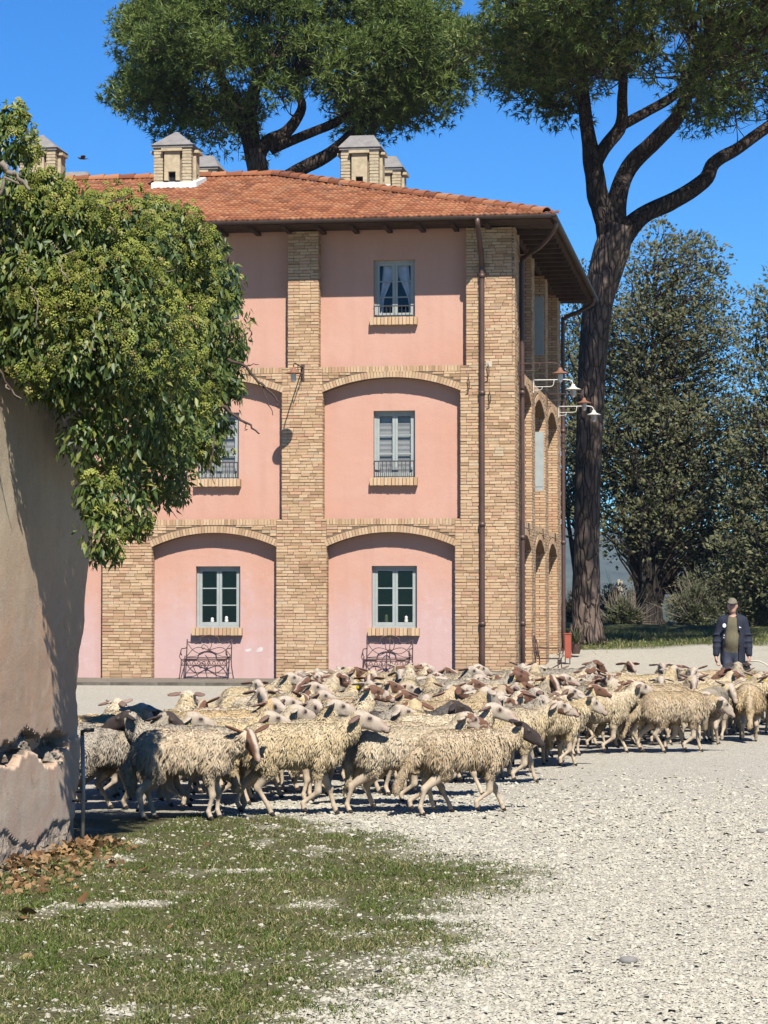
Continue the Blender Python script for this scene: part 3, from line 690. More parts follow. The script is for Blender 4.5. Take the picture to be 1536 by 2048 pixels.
# wall lamps: things of their own fixed to the pillars
def lamp(name, u, v, z, ang_, shade, label, L=.92):
    root = empty('wall_lamp', hw(u, v, z), -HA+ang_); tag(root, label, 'lamp', 'enamel lamps on iron arms')
    arm = 'iron' if shade == 'rust' else 'enamel'
    b = MB(); b.tube(catmull([(0, 0, .12), (L*.5, 0, .12), (L-.14, 0, .12), (L-.03, 0, .08), (L, 0, -.03)], 5), .014, 6); b.tube(catmull([(0, 0, -.04), (L*.3, 0, -.04), (L*.48, 0, -.02), (L*.52, 0, .12)], 4), .010, 5)
    b.tube(catmull([(0, 0, -.12), (L*.1, 0, -.12), (L*.2, 0, -.1), (L*.22, 0, -.04)], 4), .008, 5); b.build('arm', M[arm], root, True)
    b = MB(); b.box((-.01, -.04, -.18), (.012, .04, .18)); b.build('wall_plate', M[arm], root)
    b = MB(); b.lathe([(.02, .05), (.035, .045), (.05, 0), (.08, -.035), (.185, -.075), (.19, -.085), (.17, -.08), (.08, -.06), (.02, -.05)], 20, Matrix.Translation((L, 0, -.03))); b.build('lamp_shade', M[shade], root, True)
    b = MB(); b.lathe([(.058, -.09), (.06, -.2), (.05, -.25), (.02, -.275), (0, -.28)], 14, Matrix.Translation((L, 0, -.03))); b.build('lamp_glass', M['lampglass'], root, True)
lamp('l', -4.66, -.015, 6.74, -math.pi/2, 'rust', 'rust brown lamp on the middle brick pillar of the house front', 1.1)
for i, (v, sh, lb) in enumerate(((.62, 'rust', 'rust brown lamp nearest the front corner on the house side wall'), (4.64, 'enamel', 'white enamel lamp second from the house corner against dark trees'), (8.57, 'rust', 'rust brown lamp between two white lamps beside the pine trunk'), (12.45, 'enamel', 'white enamel lamp farthest from the house corner in front of pine trunk'))):
    lamp('l', .015, v, 6.82, 0, sh, lb, .93)

# paving along the house and its kerb
def paving():
    b = MB(); b.box((-24, -3.6, -.05), (.9, WD, .045)); o = b.build('pavement', M['paving'], None, loc=HC, rot=(0, 0, -HA)); tag(o, 'worn brick paving along the foot of the pink house', kind='structure')
    kd = None
    b = MB(); b.box((-.5, -.06, 0), (.5, .06, .07)); k = b.build('kerb_stone', M['paving']); kd = k.data; bpy.data.objects.remove(k)
    for i in range(14): link('kerb_stone', kd, o, (-12.5+i*1.0, -3.67, -.005+random.uniform(-.004, .004)), (0, 0, random.uniform(-.01, .01)))
paving()

# iron benches
def bench(u, v, rz, label, z=.045, style=0):
    root = empty('iron_bench', hw(u, v, z), -HA+rz); tag(root, label, 'bench', 'wrought iron benches by the house')
    W = .5; sw = .42; r1 = .011
    def tb_(pts, r_=r1, n=6, sm=4): return catmull(pts, sm), r_, n
    b = MB()   # back: curved top rail, scrolls and rays
    yb = .30
    P = lambda x, z: (x, yb+(z-.4)*.16, z)
    b.tube(catmull([P(-W, .80), P(-W*.75, .79), P(-W*.45, .80), P(-.18, .90), P(0, .945), P(.18, .90), P(W*.45, .80), P(W*.75, .79), P(W, .84)], 5), .014, 6)
    for x in (-W, W): b.tube([P(x, .38), P(x, .86)], .013, 6)
    b.tube([P(-W, .46), P(W, .46)], .010, 6)
    if style == 0:
        b.tube(catmull([P(0, .62), P(-.05, .70), P(-.13, .74), P(-.17, .68), P(-.13, .64), P(-.11, .68)], 5), .008, 5); b.tube(catmull([P(0, .62), P(.05, .72), P(.03, .80), P(-.04, .88)], 5), .008, 5)
    else: b.tube([P(.1*math.cos(a), .74+.14*math.sin(a)) for a in np.linspace(0, 2*math.pi, 18, endpoint=False)], .009, 5, closed=True); b.tube([P(0, .46), P(0, .94)], .010, 6)
    for sx in (-1, 1):
        b.tube(catmull([P(0, .62), P(sx*.2, .55), P(sx*.36, .62), P(sx*W, .78)], 5), .008, 5); b.tube(catmull([P(0, .62), P(sx*.22, .68), P(sx*.36, .64), P(sx*W, .48)], 5), .008, 5)
        b.tube(catmull([P(0, .62), P(sx*.25, .5), P(sx*.4, .48), P(sx*W, .47)], 5), .007, 5)
    b.tube([P(.025*math.cos(a), .62+.025*math.sin(a)) for a in np.linspace(0, 2*math.pi, 8, endpoint=False)], .014, 5, closed=True)
    b.build('backrest', M['iron'], root, True)
    b = MB()
    for y in np.linspace(-.2, .3, 9): b.tube([(-W, y, .43), (W, y, .43)], .009, 5)
    for x in np.linspace(-W, W, 12): b.tube([(x, -.2, .425), (x, .3, .425)], .006, 4)
    b.build('seat', M['iron'], root, True)
    b = MB()
    for zz in (.30, .40): b.tube([(-W, -.2, zz), (W, -.2, zz)], .009, 5)
    for i in range(9):
        x = -W+(i+.5)*2*W/9; b.tube(catmull([(x-.05, -.2, .30), (x, -.2, .40), (x+.05, -.2, .30)], 4), .006, 4); b.tube([(x+.03*math.cos(a), -.2, .35+.03*math.sin(a)) for a in np.linspace(0, 6.28, 8, endpoint=False)], .005, 4, closed=True)
    b.build('apron', M['iron'], root, True)
    for sx in (-1, 1):
        b = MB(); x = sx*W
        b.tube(catmull([P(x, .68), (x, .1, .66), (x, -.16, .66), (x, -.25, .60), (x, -.22, .52), (x, -.17, .54)], 5), .011, 6); b.tube(catmull([(x, -.2, .62), (x+sx*.03, -.24, .5), (x, -.2, .42)], 4), .009, 5); b.build('armrest', M['iron'], root, True)
        for y0, y1 in ((-.2, -.24), (.3, .36)):
            b = MB(); b.tube(catmull([(x, y0, .43), (x+sx*.01, y0*1.02, .25), (x+sx*.04, y1, 0)], 5), .012, 6); b.build('leg', M['iron'], root, True)
    b = MB()
    for x in (-.25, 0, .25): b.tube([(x, -.2, .3), (x*.8-.04, .33, .02)], .008, 5)
    b.tube([(-W, .34, .12), (W, .34, .12)], .008, 5); b.build('brace', M['iron'], root, True)
bench(-6.72, -.42, 0, 'rusty wrought iron bench with spiral scroll back under the left ground floor window')
bench(-2.72, -.42, 0, 'rusty wrought iron bench with ringed back under the right ground floor window', .045, 1)
bench(.55, 2.8, math.pi/2, 'rusty wrought iron bench against the house side wall beside corner downpipe', .02, 1)

# red hose box, potted plant, window ornaments
p = hw(.55, 8.3, .22); root = empty('fire_hose_box', p, -HA); tag(root, 'tall red fire hose box on thin legs by the house side wall', 'hose box')
b = MB(); b.box((-.08, -.12, .12), (.07, .12, .72)); b.box((-.095, -.135, .72), (.085, .135, .745)); b.build('cabinet', M['red'], root)
for sx in (-.07, .045):
    b = MB(); b.box((sx-.012, -.1, -.25), (sx+.012, -.075, .12)); b.build('leg', M['rail'], root)
b = MB(); b.box((-.06, -.128, .16), (.05, -.121, .68)); o = b.build('door', M['red'], root)
p = hw(.55, 11.0, .40); root = empty('potted_plant', p, 0); tag(root, 'spiky leaved plant in a dark pot beside the red hose box', 'plant')
b = MB(); b.lathe([(.10, 0), (.15, .25), (.16, .27), (.13, .27), (.12, .24), (0, .24)], 14); b.build('pot', M['iron'], root)
b = MB()
for k in range(34):
    a = random.uniform(0, 6.28); L = random.uniform(.35, .75); el = random.uniform(.5, 1.4); d = Vector((math.cos(a), math.sin(a), 0)); s_ = Vector((-math.sin(a), math.cos(a), 0))*.018; b.r = random.random()
    pts = [Vector((0, 0, .24)), d*L*.45*math.cos(el)+Vector((0, 0, .24+L*.6*math.sin(el))), d*L*math.cos(el)*1.1+Vector((0, 0, .24+L*.75*math.sin(el)-.05))]
    b.add([pts[0]-s_, pts[0]+s_, pts[1]+s_*1.2, pts[1]-s_*1.2, pts[2]], [(0, 1, 2, 3), (3, 2, 4)])
b.build('foliage', M['bush'], root)
for (u, h, lb, mt) in ((-6.78, .10, 'small pale ornament inside left ground floor window, left casement', 'white'), (-6.46, .13, 'small pale ornament inside left ground floor window, right casement', 'white'), (-2.88, .17, 'small green pot plant inside right ground floor window', 'bush'), (-2.44, .14, 'small pale figurine inside right ground floor window', 'enamel')):
    b = MB(); b.lathe([(.035, 0), (.045, h*.25), (.03, h*.55), (.038, h*.75), (.02, h*.95), (0, h)], 10); o = b.build('ornament', M[mt], None, True, loc=hw(u, WD+.24, 1.28), rot=(0, 0, 0)); tag(o, lb, 'ornament')
    b = MB(); b.box((u-.08, WD+.19, 1.255), (u+.08, WD+.30, 1.278)); b.build('inner_sill', M['frame'], house)
#PART2
# ------------------------------------------------------------------ old rendered wall on the left
def build_wall():
    A = np.array([-3.05, 12.0]); B = np.array([-2.06, 17.15]); d = (B-A)/np.linalg.norm(B-A); n = np.array([d[1], -d[0]])  # n faces the yard
    L = np.linalg.norm(B-A); rad = .14
    S = list(np.arange(0, 3.2, .05))+list(np.arange(3.2, L-rad, .015)); path = [(A+d*s, n) for s in S]
    c = A+d*(L-rad)-n*rad
    for a in np.linspace(0, math.pi/2, 9)[1:]: 
        nn = n*math.cos(a)+d*math.sin(a); path.append((c+nn*rad, nn))
    e = path[-1][0]
    for s in np.arange(.05, 1.3, .05): path.append((e-n*s, d))
    Z = np.concatenate([np.arange(-.1, 1.15, .015), np.arange(1.15, 4.3, .04)])
    P = np.array([p for p, _ in path]); Nn = np.array([q for _, q in path]); sl = np.concatenate([[0], np.cumsum(np.linalg.norm(np.diff(P, axis=0), axis=1))])
    S2, Z2_ = np.meshgrid(sl, Z); s = S2.ravel(); z = Z2_.ravel()
    h = (fbm(s*1.3, z*1.3, 41, 3)-.5)*.035+(fbm(s*14, z*14, 43, 4)-.5)*.003
    zc = .73+(fbm(s*1.7, s*0, 47, 4)-.5)*.30; wd = .05+.07*fbm(s*2.3, s*0+5, 48, 3)
    vis = sstep(5.05, 4.7, s)
    g = np.exp(-((z-zc)/wd)**2)*vis
    rough = fbm(s*11, z*11, 51, 5)
    edge_ = sstep(.42, .50, g+(fbm(s*12, z*12, 59, 5)-.5)*.8); hole = edge_*sstep(.50, .55, fbm(s*3.2, z*7, 55, 4)+(rough-.5)*.5); h = h-edge_*.035-hole*.11+edge_*((rough-.5)*.08+(fbm(s*38, z*38, 53, 3)-.5)*.05)
    low = sstep(zc+.01, zc-.02, z); h = h+low*.018
    foot = sstep(.26, .05, z+(fbm(s*2.5, z*2, 57, 4)-.5)*.4); h = h+sstep(.45, .6, foot)*((fbm(s*13, z*13, 58, 4)-.55)*.05-.012)
    cor = np.exp(-((s-L)/.16)**2); h = h+cor*(fbm(s*2, z*4, 61, 4)-.5)*.09
    h = h+.10*sstep(1.0, 2.4, z)*np.exp(-((s-L)/.5)**2)-.03*cor*sstep(1., .3, z)
    dmg = np.clip(edge_+sstep(.45, .6, foot)*.6+cor*sstep(.9, .5, z)*.35*sstep(.45, .6, rough), 0, 1)
    nx, nz = len(sl), len(Z); Pg = np.tile(P, (nz, 1)); Ng = np.tile(Nn, (nz, 1))
    lean = .0
    V = np.stack([Pg[:, 0]+Ng[:, 0]*h, Pg[:, 1]+Ng[:, 1]*h, z], 1)
    I, J = np.meshgrid(np.arange(nx-1), np.arange(nz-1)); b0 = (J*nx+I).ravel()
    q = np.stack([b0, b0+1, b0+1+nx, b0+nx], 1)
    o = empty('old_wall', (A[0], A[1], 0)); tag(o, 'crumbling pinkish rendered wall with a broken gash, half under ivy', 'wall')
    w = link('rendered_face', np_mesh('rendered_face', V-np.array([A[0], A[1], 0]), [q], [M['oldwall']], None, {'damage': dmg}, True), o); fd = dmg[q].max(1) < .08; w.data.polygons.foreach_set('use_smooth', fd)
    b = MB(); a2, b2 = A-n*.25, c-n*.05   # masonry body behind the skin
    P4 = [A-n*.12, c-d*.02, c-n*1.1, A-n*1.2]
    V = [(p[0]-A[0], p[1]-A[1], z) for z in (0, 4.25) for p in P4]; b.add(V, BOXF); b.build('masonry', M['oldwall'], o)
    pc = np.array([-2.075, 16.88])+n*.05
    po = empty('drain_pipe', (pc[0], pc[1], 0)); tag(po, 'thin galvanised pipe standing at the corner of the crumbling wall', 'pipe')
    b = MB(); b.tube([(0, 0, -.05), (0.005, 0, .4), (-.005, 0, .74)], .014, 8); b.build('pipe', M['galv'], po, True)
    b = MB(); b.tube([(-.005, 0, .735), (-.005, 0, .765), (.02, 0, .775), (.07, .02, .775)], .014, 8); b.build('tap', M['rail'], po, True)
    b = MB(); b.tube([(-.09, 0, .30), (.03, 0, .30)], .007, 5); b.tube([(-.05, 0, .36), (.02, 0, .36)], .006, 5); b.build('bracket', M['iron'], po)
    return A, B, d, n
WA, WB, Wd, Wn = build_wall()

# ------------------------------------------------------------------ scattered leaf-like geometry (numpy)
def unit(v): return v/np.maximum(np.linalg.norm(v, axis=-1, keepdims=True), 1e-9)
def rand_unit(n): return unit(RNG.normal(size=(n, 3)))
def frames(dirv, nrm):
    """x along dirv, z near nrm"""
    x = unit(dirv); y = unit(np.cross(nrm, x)); z = np.cross(x, y); return np.stack([x, y, z], 2)  # columns
def scatter(template_V, template_F, pos, rot, scale, rnd):
    n = len(pos); tv = np.asarray(template_V)
    V = np.einsum('nij,kj->nki', rot, tv)*np.asarray(scale).reshape(n, 1, -1)+pos[:, None, :]
    F = (np.asarray(template_F)[None]+(np.arange(n)*len(tv))[:, None, None]).reshape(-1, np.asarray(template_F).shape[1])
    return V.reshape(-1, 3), F, np.repeat(rnd, len(tv))

# ------------------------------------------------------------------ ivy over the wall
def build_ivy():
    blobs = [(0, 275, 62, 15.6), (35, 400, 70, 16.0), (140, 470, 90, 16.4), (150, 610, 110, 16.3), (60, 560, 92, 15.75), (85, 650, 95, 16.0), (125, 715, 95, 16.2), (20, 690, 50, 15.5), (90, 460, 85, 16.0), *[(px, py, 60, 15.55+px*.0098) for px in (-15, 50, 115) for py in (440, 525, 610, 685)], (245, 520, 125, 16.4), (215, 670, 165, 16.4), (340, 495, 85, 16.7), (360, 620, 120, 16.8), (375, 745, 115, 16.9), (270, 800, 150, 16.5), (372, 860, 85, 16.8), (300, 925, 95, 16.6), (235, 990, 75, 16.5), (205, 1065, 45, 16.5), (140, 740, 75, 16.5), (428, 560, 55, 16.9), (440, 680, 55, 17.), (440, 770, 45, 17.), (425, 490, 35, 16.9), (315, 430, 30, 16.8), (225, 800, 110, 16.0), (25, 230, 30, 15.7), (95, 385, 45, 15.9)]
    dep_ = lambda x: 15.35+3.3*float(sstep(200, 390, x)); blobs = [(x, y, r, min(Y, 15.6+x*.0095) if r == 60 else dep_(x)) for x, y, r, Y in blobs]+[(x, y, r, 18.8) for x, y, r in ((455, 600, 28), (470, 700, 26), (468, 780, 22), (415, 520, 30), (300, 415, 22), (410, 905, 30), (440, 850, 26), (350, 985, 26))]+[(60, 300, 24, 15.8), (270, 1050, 30, 16.2), (230, 1110, 16, 15.6), (195, 1110, 18, 15.4), (165, 880, 50, 15.4), (185, 990, 40, 15.4)]
    C = np.array([at(x, y, Y) for x, y, r, Y in blobs]); Rr = np.array([r/FPX*Y for x, y, r, Y in blobs])
    root = empty('ivy', (WB[0], WB[1]-1, 0)); tag(root, 'big flowering ivy bush spilling over the old wall at left', 'ivy')
    off = np.array(root.location)
    def sample(n, lo, hi):
        w = Rr**2; k = RNG.choice(len(C), n, p=w/w.sum()); u = rand_unit(n); r = Rr[k]*RNG.uniform(lo, hi, n)
        nz = 1+.36*(fbm(u[:, 0]*4+k*5, u[:, 2]*4+u[:, 1]*2, 77, 3)-.5)*2
        p = C[k]+u*(r*nz)[:, None]*np.array([1, .8, 1]); 
        dd = np.linalg.norm((p[:, None, :]-C[None])/np.array([1, .8, 1]), axis=2)/Rr[None]
        keep = dd.min(1) > (.55 if lo > .4 else 0)
        return p[keep], u[keep]
    p, u = sample(60000, .45, 1.05); vo = fbm(p[:, 0]*2.6+p[:, 1]*.7, p[:, 2]*2.6, 97, 3); dep = RNG.random(len(p)); kk = (vo > .35) | (dep < .4); p, u = p[kk], u[kk]; n = len(p)
    dirv = unit(np.array([0, 0, -1.])+u*.35+RNG.normal(size=(n, 3))*.55); nrm = unit(u+np.array([0, -.25, .45])+RNG.normal(size=(n, 3))*.45)
    TVl = [(0, 0, 0), (.36, .20, .04), (1, 0, -.10), (.36, -.20, .04), (.42, 0, -.04)]
    TFl = [(0, 4, 1), (1, 4, 2), (0, 3, 4), (3, 2, 4)]
    sz = RNG.uniform(.034, .082, n); rnd = RNG.random(n)**1.15*.93+.0
    rnd = np.where(RNG.random(n) < .012, .99, rnd)
    q = np.array([proj(x) for x in p])
    # 300 of the outermost leaves in view are parts of their own
    vis = np.argsort(p[:, 1]-.3*(u[:, 1] < 0)+RNG.random(n)*.8)[:300]
    m = np.ones(n, bool); m[vis] = False; Rm = frames(dirv, nrm)
    V, F, a = scatter(TVl, TFl, (p-off)[m], Rm[m], sz[m], rnd[m])
    o = link('leaf_mass', np_mesh('leaf_mass', V, [F], [M['ivy']], None, {'rnd': a}, True), root); o['kind'] = 'stuff'
    lm = np_mesh('leaf', np.array(TVl), [np.array(TFl)], [M['ivy']], None, {'rnd': np.zeros(5)}, True)
    for i in vis:
        o = link('leaf', lm, root); o.matrix_local = Matrix.Translation(p[i]-off) @ Matrix(Rm[i].tolist()).to_4x4() @ Matrix.Scale(sz[i]*1.05, 4)
    # flower umbels
    p, u = sample(19000, .93, 1.10); s = (u[:, 0]*.3-u[:, 1]*.8+u[:, 2]*.6+RNG.normal(size=len(p))*.3) > -.15; p, u = p[s], u[s]
    cl = fbm(p[:, 0]*2.2+p[:, 1], p[:, 2]*2.2, 91, 3); vo = fbm(p[:, 0]*2.6+p[:, 1]*.7, p[:, 2]*2.6, 97, 3); kk = (cl > .43) & (vo > .43); p, u = p[kk], u[kk]
    oc = np.array([(1, 1, 1), (1, -1, -1), (-1, 1, -1), (-1, -1, 1)])*.75; of = np.array([(0, 1, 2), (0, 3, 1), (0, 2, 3), (1, 3, 2)])
    dirs = np.array([(math.cos(a)*math.sin(b_), math.sin(a)*math.sin(b_), math.cos(b_)) for b_, na, o_ in ((0, 1, 0), (.85, 4, 0), (1.5, 5, .6)) for a in np.linspace(0, 6.283, na, endpoint=False)+o_])
    tv_, tf_ = [], []
    for k, dd in enumerate(dirs): tv_.append(oc*.36+dd); tf_.append(of+k*4)
    tv_ = np.concatenate(tv_); tf_ = np.concatenate(tf_); n = len(p)
    V, F, a = scatter(tv_, tf_, p-off, frames(np.cross(u, RNG.normal(size=(n, 3))), unit(u+RNG.normal(size=(n, 3))*.4)), RNG.uniform(.014, .024, n), RNG.random(n))
    o = link('flower_heads', np_mesh('flower_heads', V, [F], [M['umbel']], None, {'rnd': a}), root); o['kind'] = 'stuff'
    # narrow leaf sprays sticking out below the flowers
    # stems
    def stem(pts, r0, mat='stem', name='branch'):
        W = [at(x, y, dep_(x)-.35)-off for x, y, Y in pts]; b = MB(); c = catmull(W, 4); c = [Vector(q)+Vector(RNG.normal(size=3)*.006) for q in c]; b.tube(c, list(np.linspace(r0, r0*.45, len(c))), 6); return b.build(name, M[mat], root, True)
    stem([(278, 760, 16.0), (280, 690, 15.7), (290, 675, 15.65), (305, 700, 15.7), (325, 712, 15.8)], .008); stem([(292, 676, 15.66), (296, 710, 15.65), (298, 740, 15.7)], .007); stem([(268, 700, 15.8), (266, 740, 15.7), (278, 755, 15.8)], .007)
    stem([(0, 325, 15.2), (20, 345, 15.2), (32, 352, 15.3), (60, 378, 15.5)], .022); stem([(0, 390, 15.2), (12, 360, 15.2), (52, 368, 15.4)], .012); stem([(225, 455, 16.), (290, 540, 16.), (330, 545, 16.2), (365, 530, 16.4)], .007)
    stem([(335, 930, 16.2), (332, 880, 16.1), (345, 850, 16.2), (350, 830, 16.3)], .011); stem([(60, 575, 15.3), (75, 600, 15.3), (72, 660, 15.4)], .007); stem([(135, 560, 15.7), (120, 520, 15.7), (150, 500, 15.8)], .006)
    stem([(280, 1050, 16.6), (255, 1000, 16.4), (270, 930, 16.3)], .006); stem([(8, 770, 15.6), (25, 785, 15.4), (45, 800, 15.3)], .006)
    dead = [[(455, 720, 17.), (490, 735, 17.1), (525, 770, 17.2), (556, 800, 17.3), (552, 812, 17.3)], [(485, 735, 17.1), (500, 730, 17.1), (520, 728, 17.1)], [(440, 810, 17.), (475, 835, 17.), (500, 852, 17.1), (520, 868, 17.1)], [(478, 836, 17.), (492, 850, 17.), (490, 862, 17.)], [(430, 870, 17.), (420, 940, 17.), (432, 965, 17.)], [(520, 765, 17.2), (535, 800, 17.2), (545, 830, 17.2)], [(215, 405, 16.3), (245, 395, 16.4), (262, 388, 16.4)], [(0, 735, 15.5), (10, 760, 15.4), (40, 800, 15.3)]]
    for k, d_ in enumerate(dead): stem(d_, .013 if k in (0, 2) else .006, 'deadtwig', 'dead_twig')
build_ivy()

# ------------------------------------------------------------------ trees
def path_px(pts, Y0):
    """(px, py, width px, dy) -> points and radii"""
    P = []; Rr = []
    for q in pts:
        Y = Y0+(q[3] if len(q) > 3 else 0); P.append(at(q[0], q[1], Y)); Rr.append(q[2]/2/FPX*Y)
    return P, Rr
def limb_tube(b, P, Rr, n=14, sub=5, seed=0, rough=.05):
    c = catmull([np.append(p, r) for p, r in zip(P, Rr)], sub); pts = [Vector(q[:3]) for q in c]; rad = [max(.012, q[3]) for q in c]
    n0 = len(b.v); b.tube(pts, rad, n)
    for i in range(n0, len(b.v)):
        ring = (i-n0)//n; 
        if ring < len(pts):
            p = Vector(b.v[i]); o = p-pts[ring]; k = 1+rough*(vnoise(np.array([(i-n0) % n*.9]), np.array([ring*.35]), seed)[0]-.5)*2*1.6; b.v[i] = tuple(pts[ring]+o*k)
    return pts, rad
def tufts(centres, radii, per, size, spread=.9, up=.35):
    """needle tufts on the surface of pads"""
    pos, dr = [], []
    for c, r, n in zip(centres, radii, per):
        u = rand_unit(n); u[:, 2] = u[:, 2]+.2; u = unit(u); rr = RNG.uniform(.55, 1.05, n)[:, None]
        pos.append(c+u*r*rr); dr.append(unit(u*np.array([1, 1, .8])+np.array([0, 0, up])+RNG.normal(size=(n, 3))*.35))
    return np.concatenate(pos), np.concatenate(dr)
def needle_template(k=7, seed=1):
    rg = np.random.default_rng(seed); V = []; F = []
    for i in range(k):
        a = 2*math.pi*i/k*1.9; t = rg.uniform(.25, 1.15); d = np.array([math.cos(t), math.sin(t)*math.cos(a), math.sin(t)*math.sin(a)]); s = unit(np.cross(d, rg.normal(size=3)))*.085
        L = rg.uniform(.75, 1.1); n = len(V); V += [d*.05-s, d*.05+s, d*L]; F.append((n, n+1, n+2))
    return V, F
def pine(name, label, Y0, trunk, limbs, cx, cz_, a, bl, bu, npads, seed, base_flare, hole=None, dy=.95, per_k=150):
    rg = np.random.default_rng(seed); base = at(trunk[0][0], trunk[0][1], Y0)
    root = empty(name, base); tag(root, label, 'tree', 'umbrella pines'); off = base
    b = MB(); P, Rr = path_px(trunk, Y0); P = [p-off for p in P]; limb_tube(b, P, Rr, 24, 5, seed, .04)
    if base_flare:
        for k in range(7):
            a_ = k/7*6.283+.3; r0 = Rr[0]; b.tube([(math.cos(a_)*r0*.55, math.sin(a_)*r0*.55, .9), (math.cos(a_)*r0*.85, math.sin(a_)*r0*.85, .3), (math.cos(a_)*r0*1.25, math.sin(a_)*r0*1.25, -.08)], [.2*r0, .25*r0, .1*r0], 8)
    b.build('trunk', M['pinebark'], root, True)
    ends = []; allp = []
    for i, l in enumerate(limbs):
        b = MB(); P, Rr = path_px(l, Y0); P = [p-off for p in P]; pts, rad = limb_tube(b, P, Rr, 14, 5, seed+i, .07); b.build('limb', M['limbbark'], root, True)
        ends.append(np.array(pts[-1])); allp += [np.array(p) for p in pts[len(pts)//2:]]
    c0 = at(cx, 1024, Y0)-off; cz = cz_-off[2]; c0[2] = cz
    pads = []; rads = []
    tries = 0
    while len(pads) < npads and tries < 60000:
        tries += 1; u = unit(rg.normal(size=3)); rr = rg.uniform(.35, 1.)**.5
        if u[2] < 0: rr = rg.uniform(.72, 1.)
        q = c0+u*rr*np.array([a, a*dy, bl if u[2] < 0 else bu])+np.array([0, -a*(dy-.95)*.75, 0])
        X, Yp = proj(q+off)
        if hole and any(((X-hx)/hr)**2+((Yp-hy)/hry)**2 < 1 for hx, hy, hr, hry in hole): continue
        r = rg.uniform(.55, 1.0)
        if any(np.linalg.norm((q-p)/np.array([1, 1, .75])) < (r+r2)*.42 for p, r2 in zip(pads, rads)): continue
        pads.append(q); rads.append(r)
    pads = np.array(pads); rads = np.array(rads)
    # branchlets from the limbs out to the pads
    b = MB(); A = np.array(allp)
    for q, r in zip(pads, rads):
        k = np.argsort(np.linalg.norm(A-q, axis=1))[rg.integers(0, 4)]; s = A[k]; m = (s+q)/2+np.array([rg.normal()*.3, rg.normal()*.3, -.35]); L = np.linalg.norm(q-s)
        if L > 7: s = q+(s-q)/L*rg.uniform(2, 4.5)
        b.tube(catmull([s, m, q+np.array([0, 0, -.1])], 3), [max(.014, .008*L+.008), .022, .019, .016, .014, .012, .010][:7], 5, False)
        for _ in range(5):
            e = q+unit(rg.normal(size=3))*r*rg.uniform(.6, 1.1); b.tube([m*.35+q*.65, (m*.35+q*.65+e)/2+rg.normal(size=3)*.1, e], [.016, .012, .006], 3, False)
    o = b.build('branches', M['twig'], root); o['kind'] = 'stuff'
    per = (rads**2*per_k).astype(int)+6
    # underside pads are thinner and see-through
    lowf = np.clip((pads[:, 2]-(cz-bl))/(bl*.75), .38, 1); per = (per*lowf).astype(int)
    p, d = tufts(pads, rads[:, None]*np.array([1, 1, .72]), per, .2); n = len(p); tv_, tf_ = needle_template()
    pk = np.repeat(rg.random(len(per)), per); hi = sstep(-.6, .8, d[:, 2]); rnd = np.clip(RNG.random(n)*.75+.22*fbm(p[:, 0]*.6, p[:, 1]*.6+p[:, 2]*.6, 5, 3), 0, 1)
    V, F, at_ = scatter(tv_, tf_, p, frames(d, rand_unit(n)), RNG.uniform(.16, .29, n), np.clip(rnd*.75+.35*(pk-.5)+.1, 0, 1))
    o = link('crown', np_mesh('crown', V, [F], [M['needle']], None, {'rnd': at_}), root); o['kind'] = 'stuff'
    return len(F)
n1 = pine('umbrella_pine', 'tall umbrella pine with bare forking limbs right of the pink house', 72,
     [(1174, 1288, 68), (1173, 1250, 59), (1172, 1200, 56), (1174, 1080, 52), (1178, 900, 52), (1186, 700, 56), (1202, 580, 62), (1224, 500, 70), (1238, 452, 62)],
     [[(1226, 490, 56), (1212, 435, 50), (1192, 375, 42), (1183, 310, 36), (1172, 240, 28), (1166, 180, 24), (1158, 90, 14, 1)],
      [(1188, 335, 26), (1212, 292, 28), (1242, 250, 26), (1245, 190, 20, -.5), (1250, 110, 12, -2)],
      [(1242, 252, 22), (1290, 226, 21, .5), (1350, 190, 18, 1.), (1395, 140, 13, 2)],
      [(1232, 480, 44), (1234, 400, 38), (1258, 335, 35, .3), (1312, 280, 33, -.5), (1352, 238, 31, -1), (1374, 190, 26, -1.5), (1405, 110, 16, -2)],
      [(1234, 485, 50), (1285, 432, 36), (1350, 400, 33, .2), (1408, 362, 31, .4), (1428, 325, 27, .5), (1470, 300, 25, 1), (1530, 258, 22, 1.5), (1600, 205, 16, 2)]],
     1415, 17.5, 7.3, 1.9, 4.6, 380, 3, True, [(1265, 215, 130, 75), (1480, 300, 170, 60)], dy=1.5, per_k=200)
n2 = pine('umbrella_pine', 'broad umbrella pine rising behind the tiled roof between the chimneys', 79,
     [(522, 1290, 66), (520, 900, 56), (516, 600, 50), (514, 420, 46), (516, 345, 44), (508, 300, 40)],
     [[(512, 330, 38), (494, 265, 32), (470, 215, 26), (440, 150, 20), (400, 90, 10)], [(512, 320, 34), (535, 285, 28), (575, 262, 24), (604, 215, 18), (592, 170, 14), (600, 90, 8)], [(510, 310, 34), (500, 250, 30), (505, 190, 26), (540, 120, 14)], [(520, 400, 36), (590, 345, 30), (650, 313, 27), (706, 270, 24), (738, 235, 20), (770, 180, 14), (800, 110, 8)], [(540, 300, 22), (610, 270, 20), (680, 240, 17), (740, 190, 12), (830, 140, 8)]],
     570, 18.9, 5.75, 2.8, 4.2, 250, 5, False, [(600, 250, 95, 70), (560, 330, 150, 30)], per_k=240)

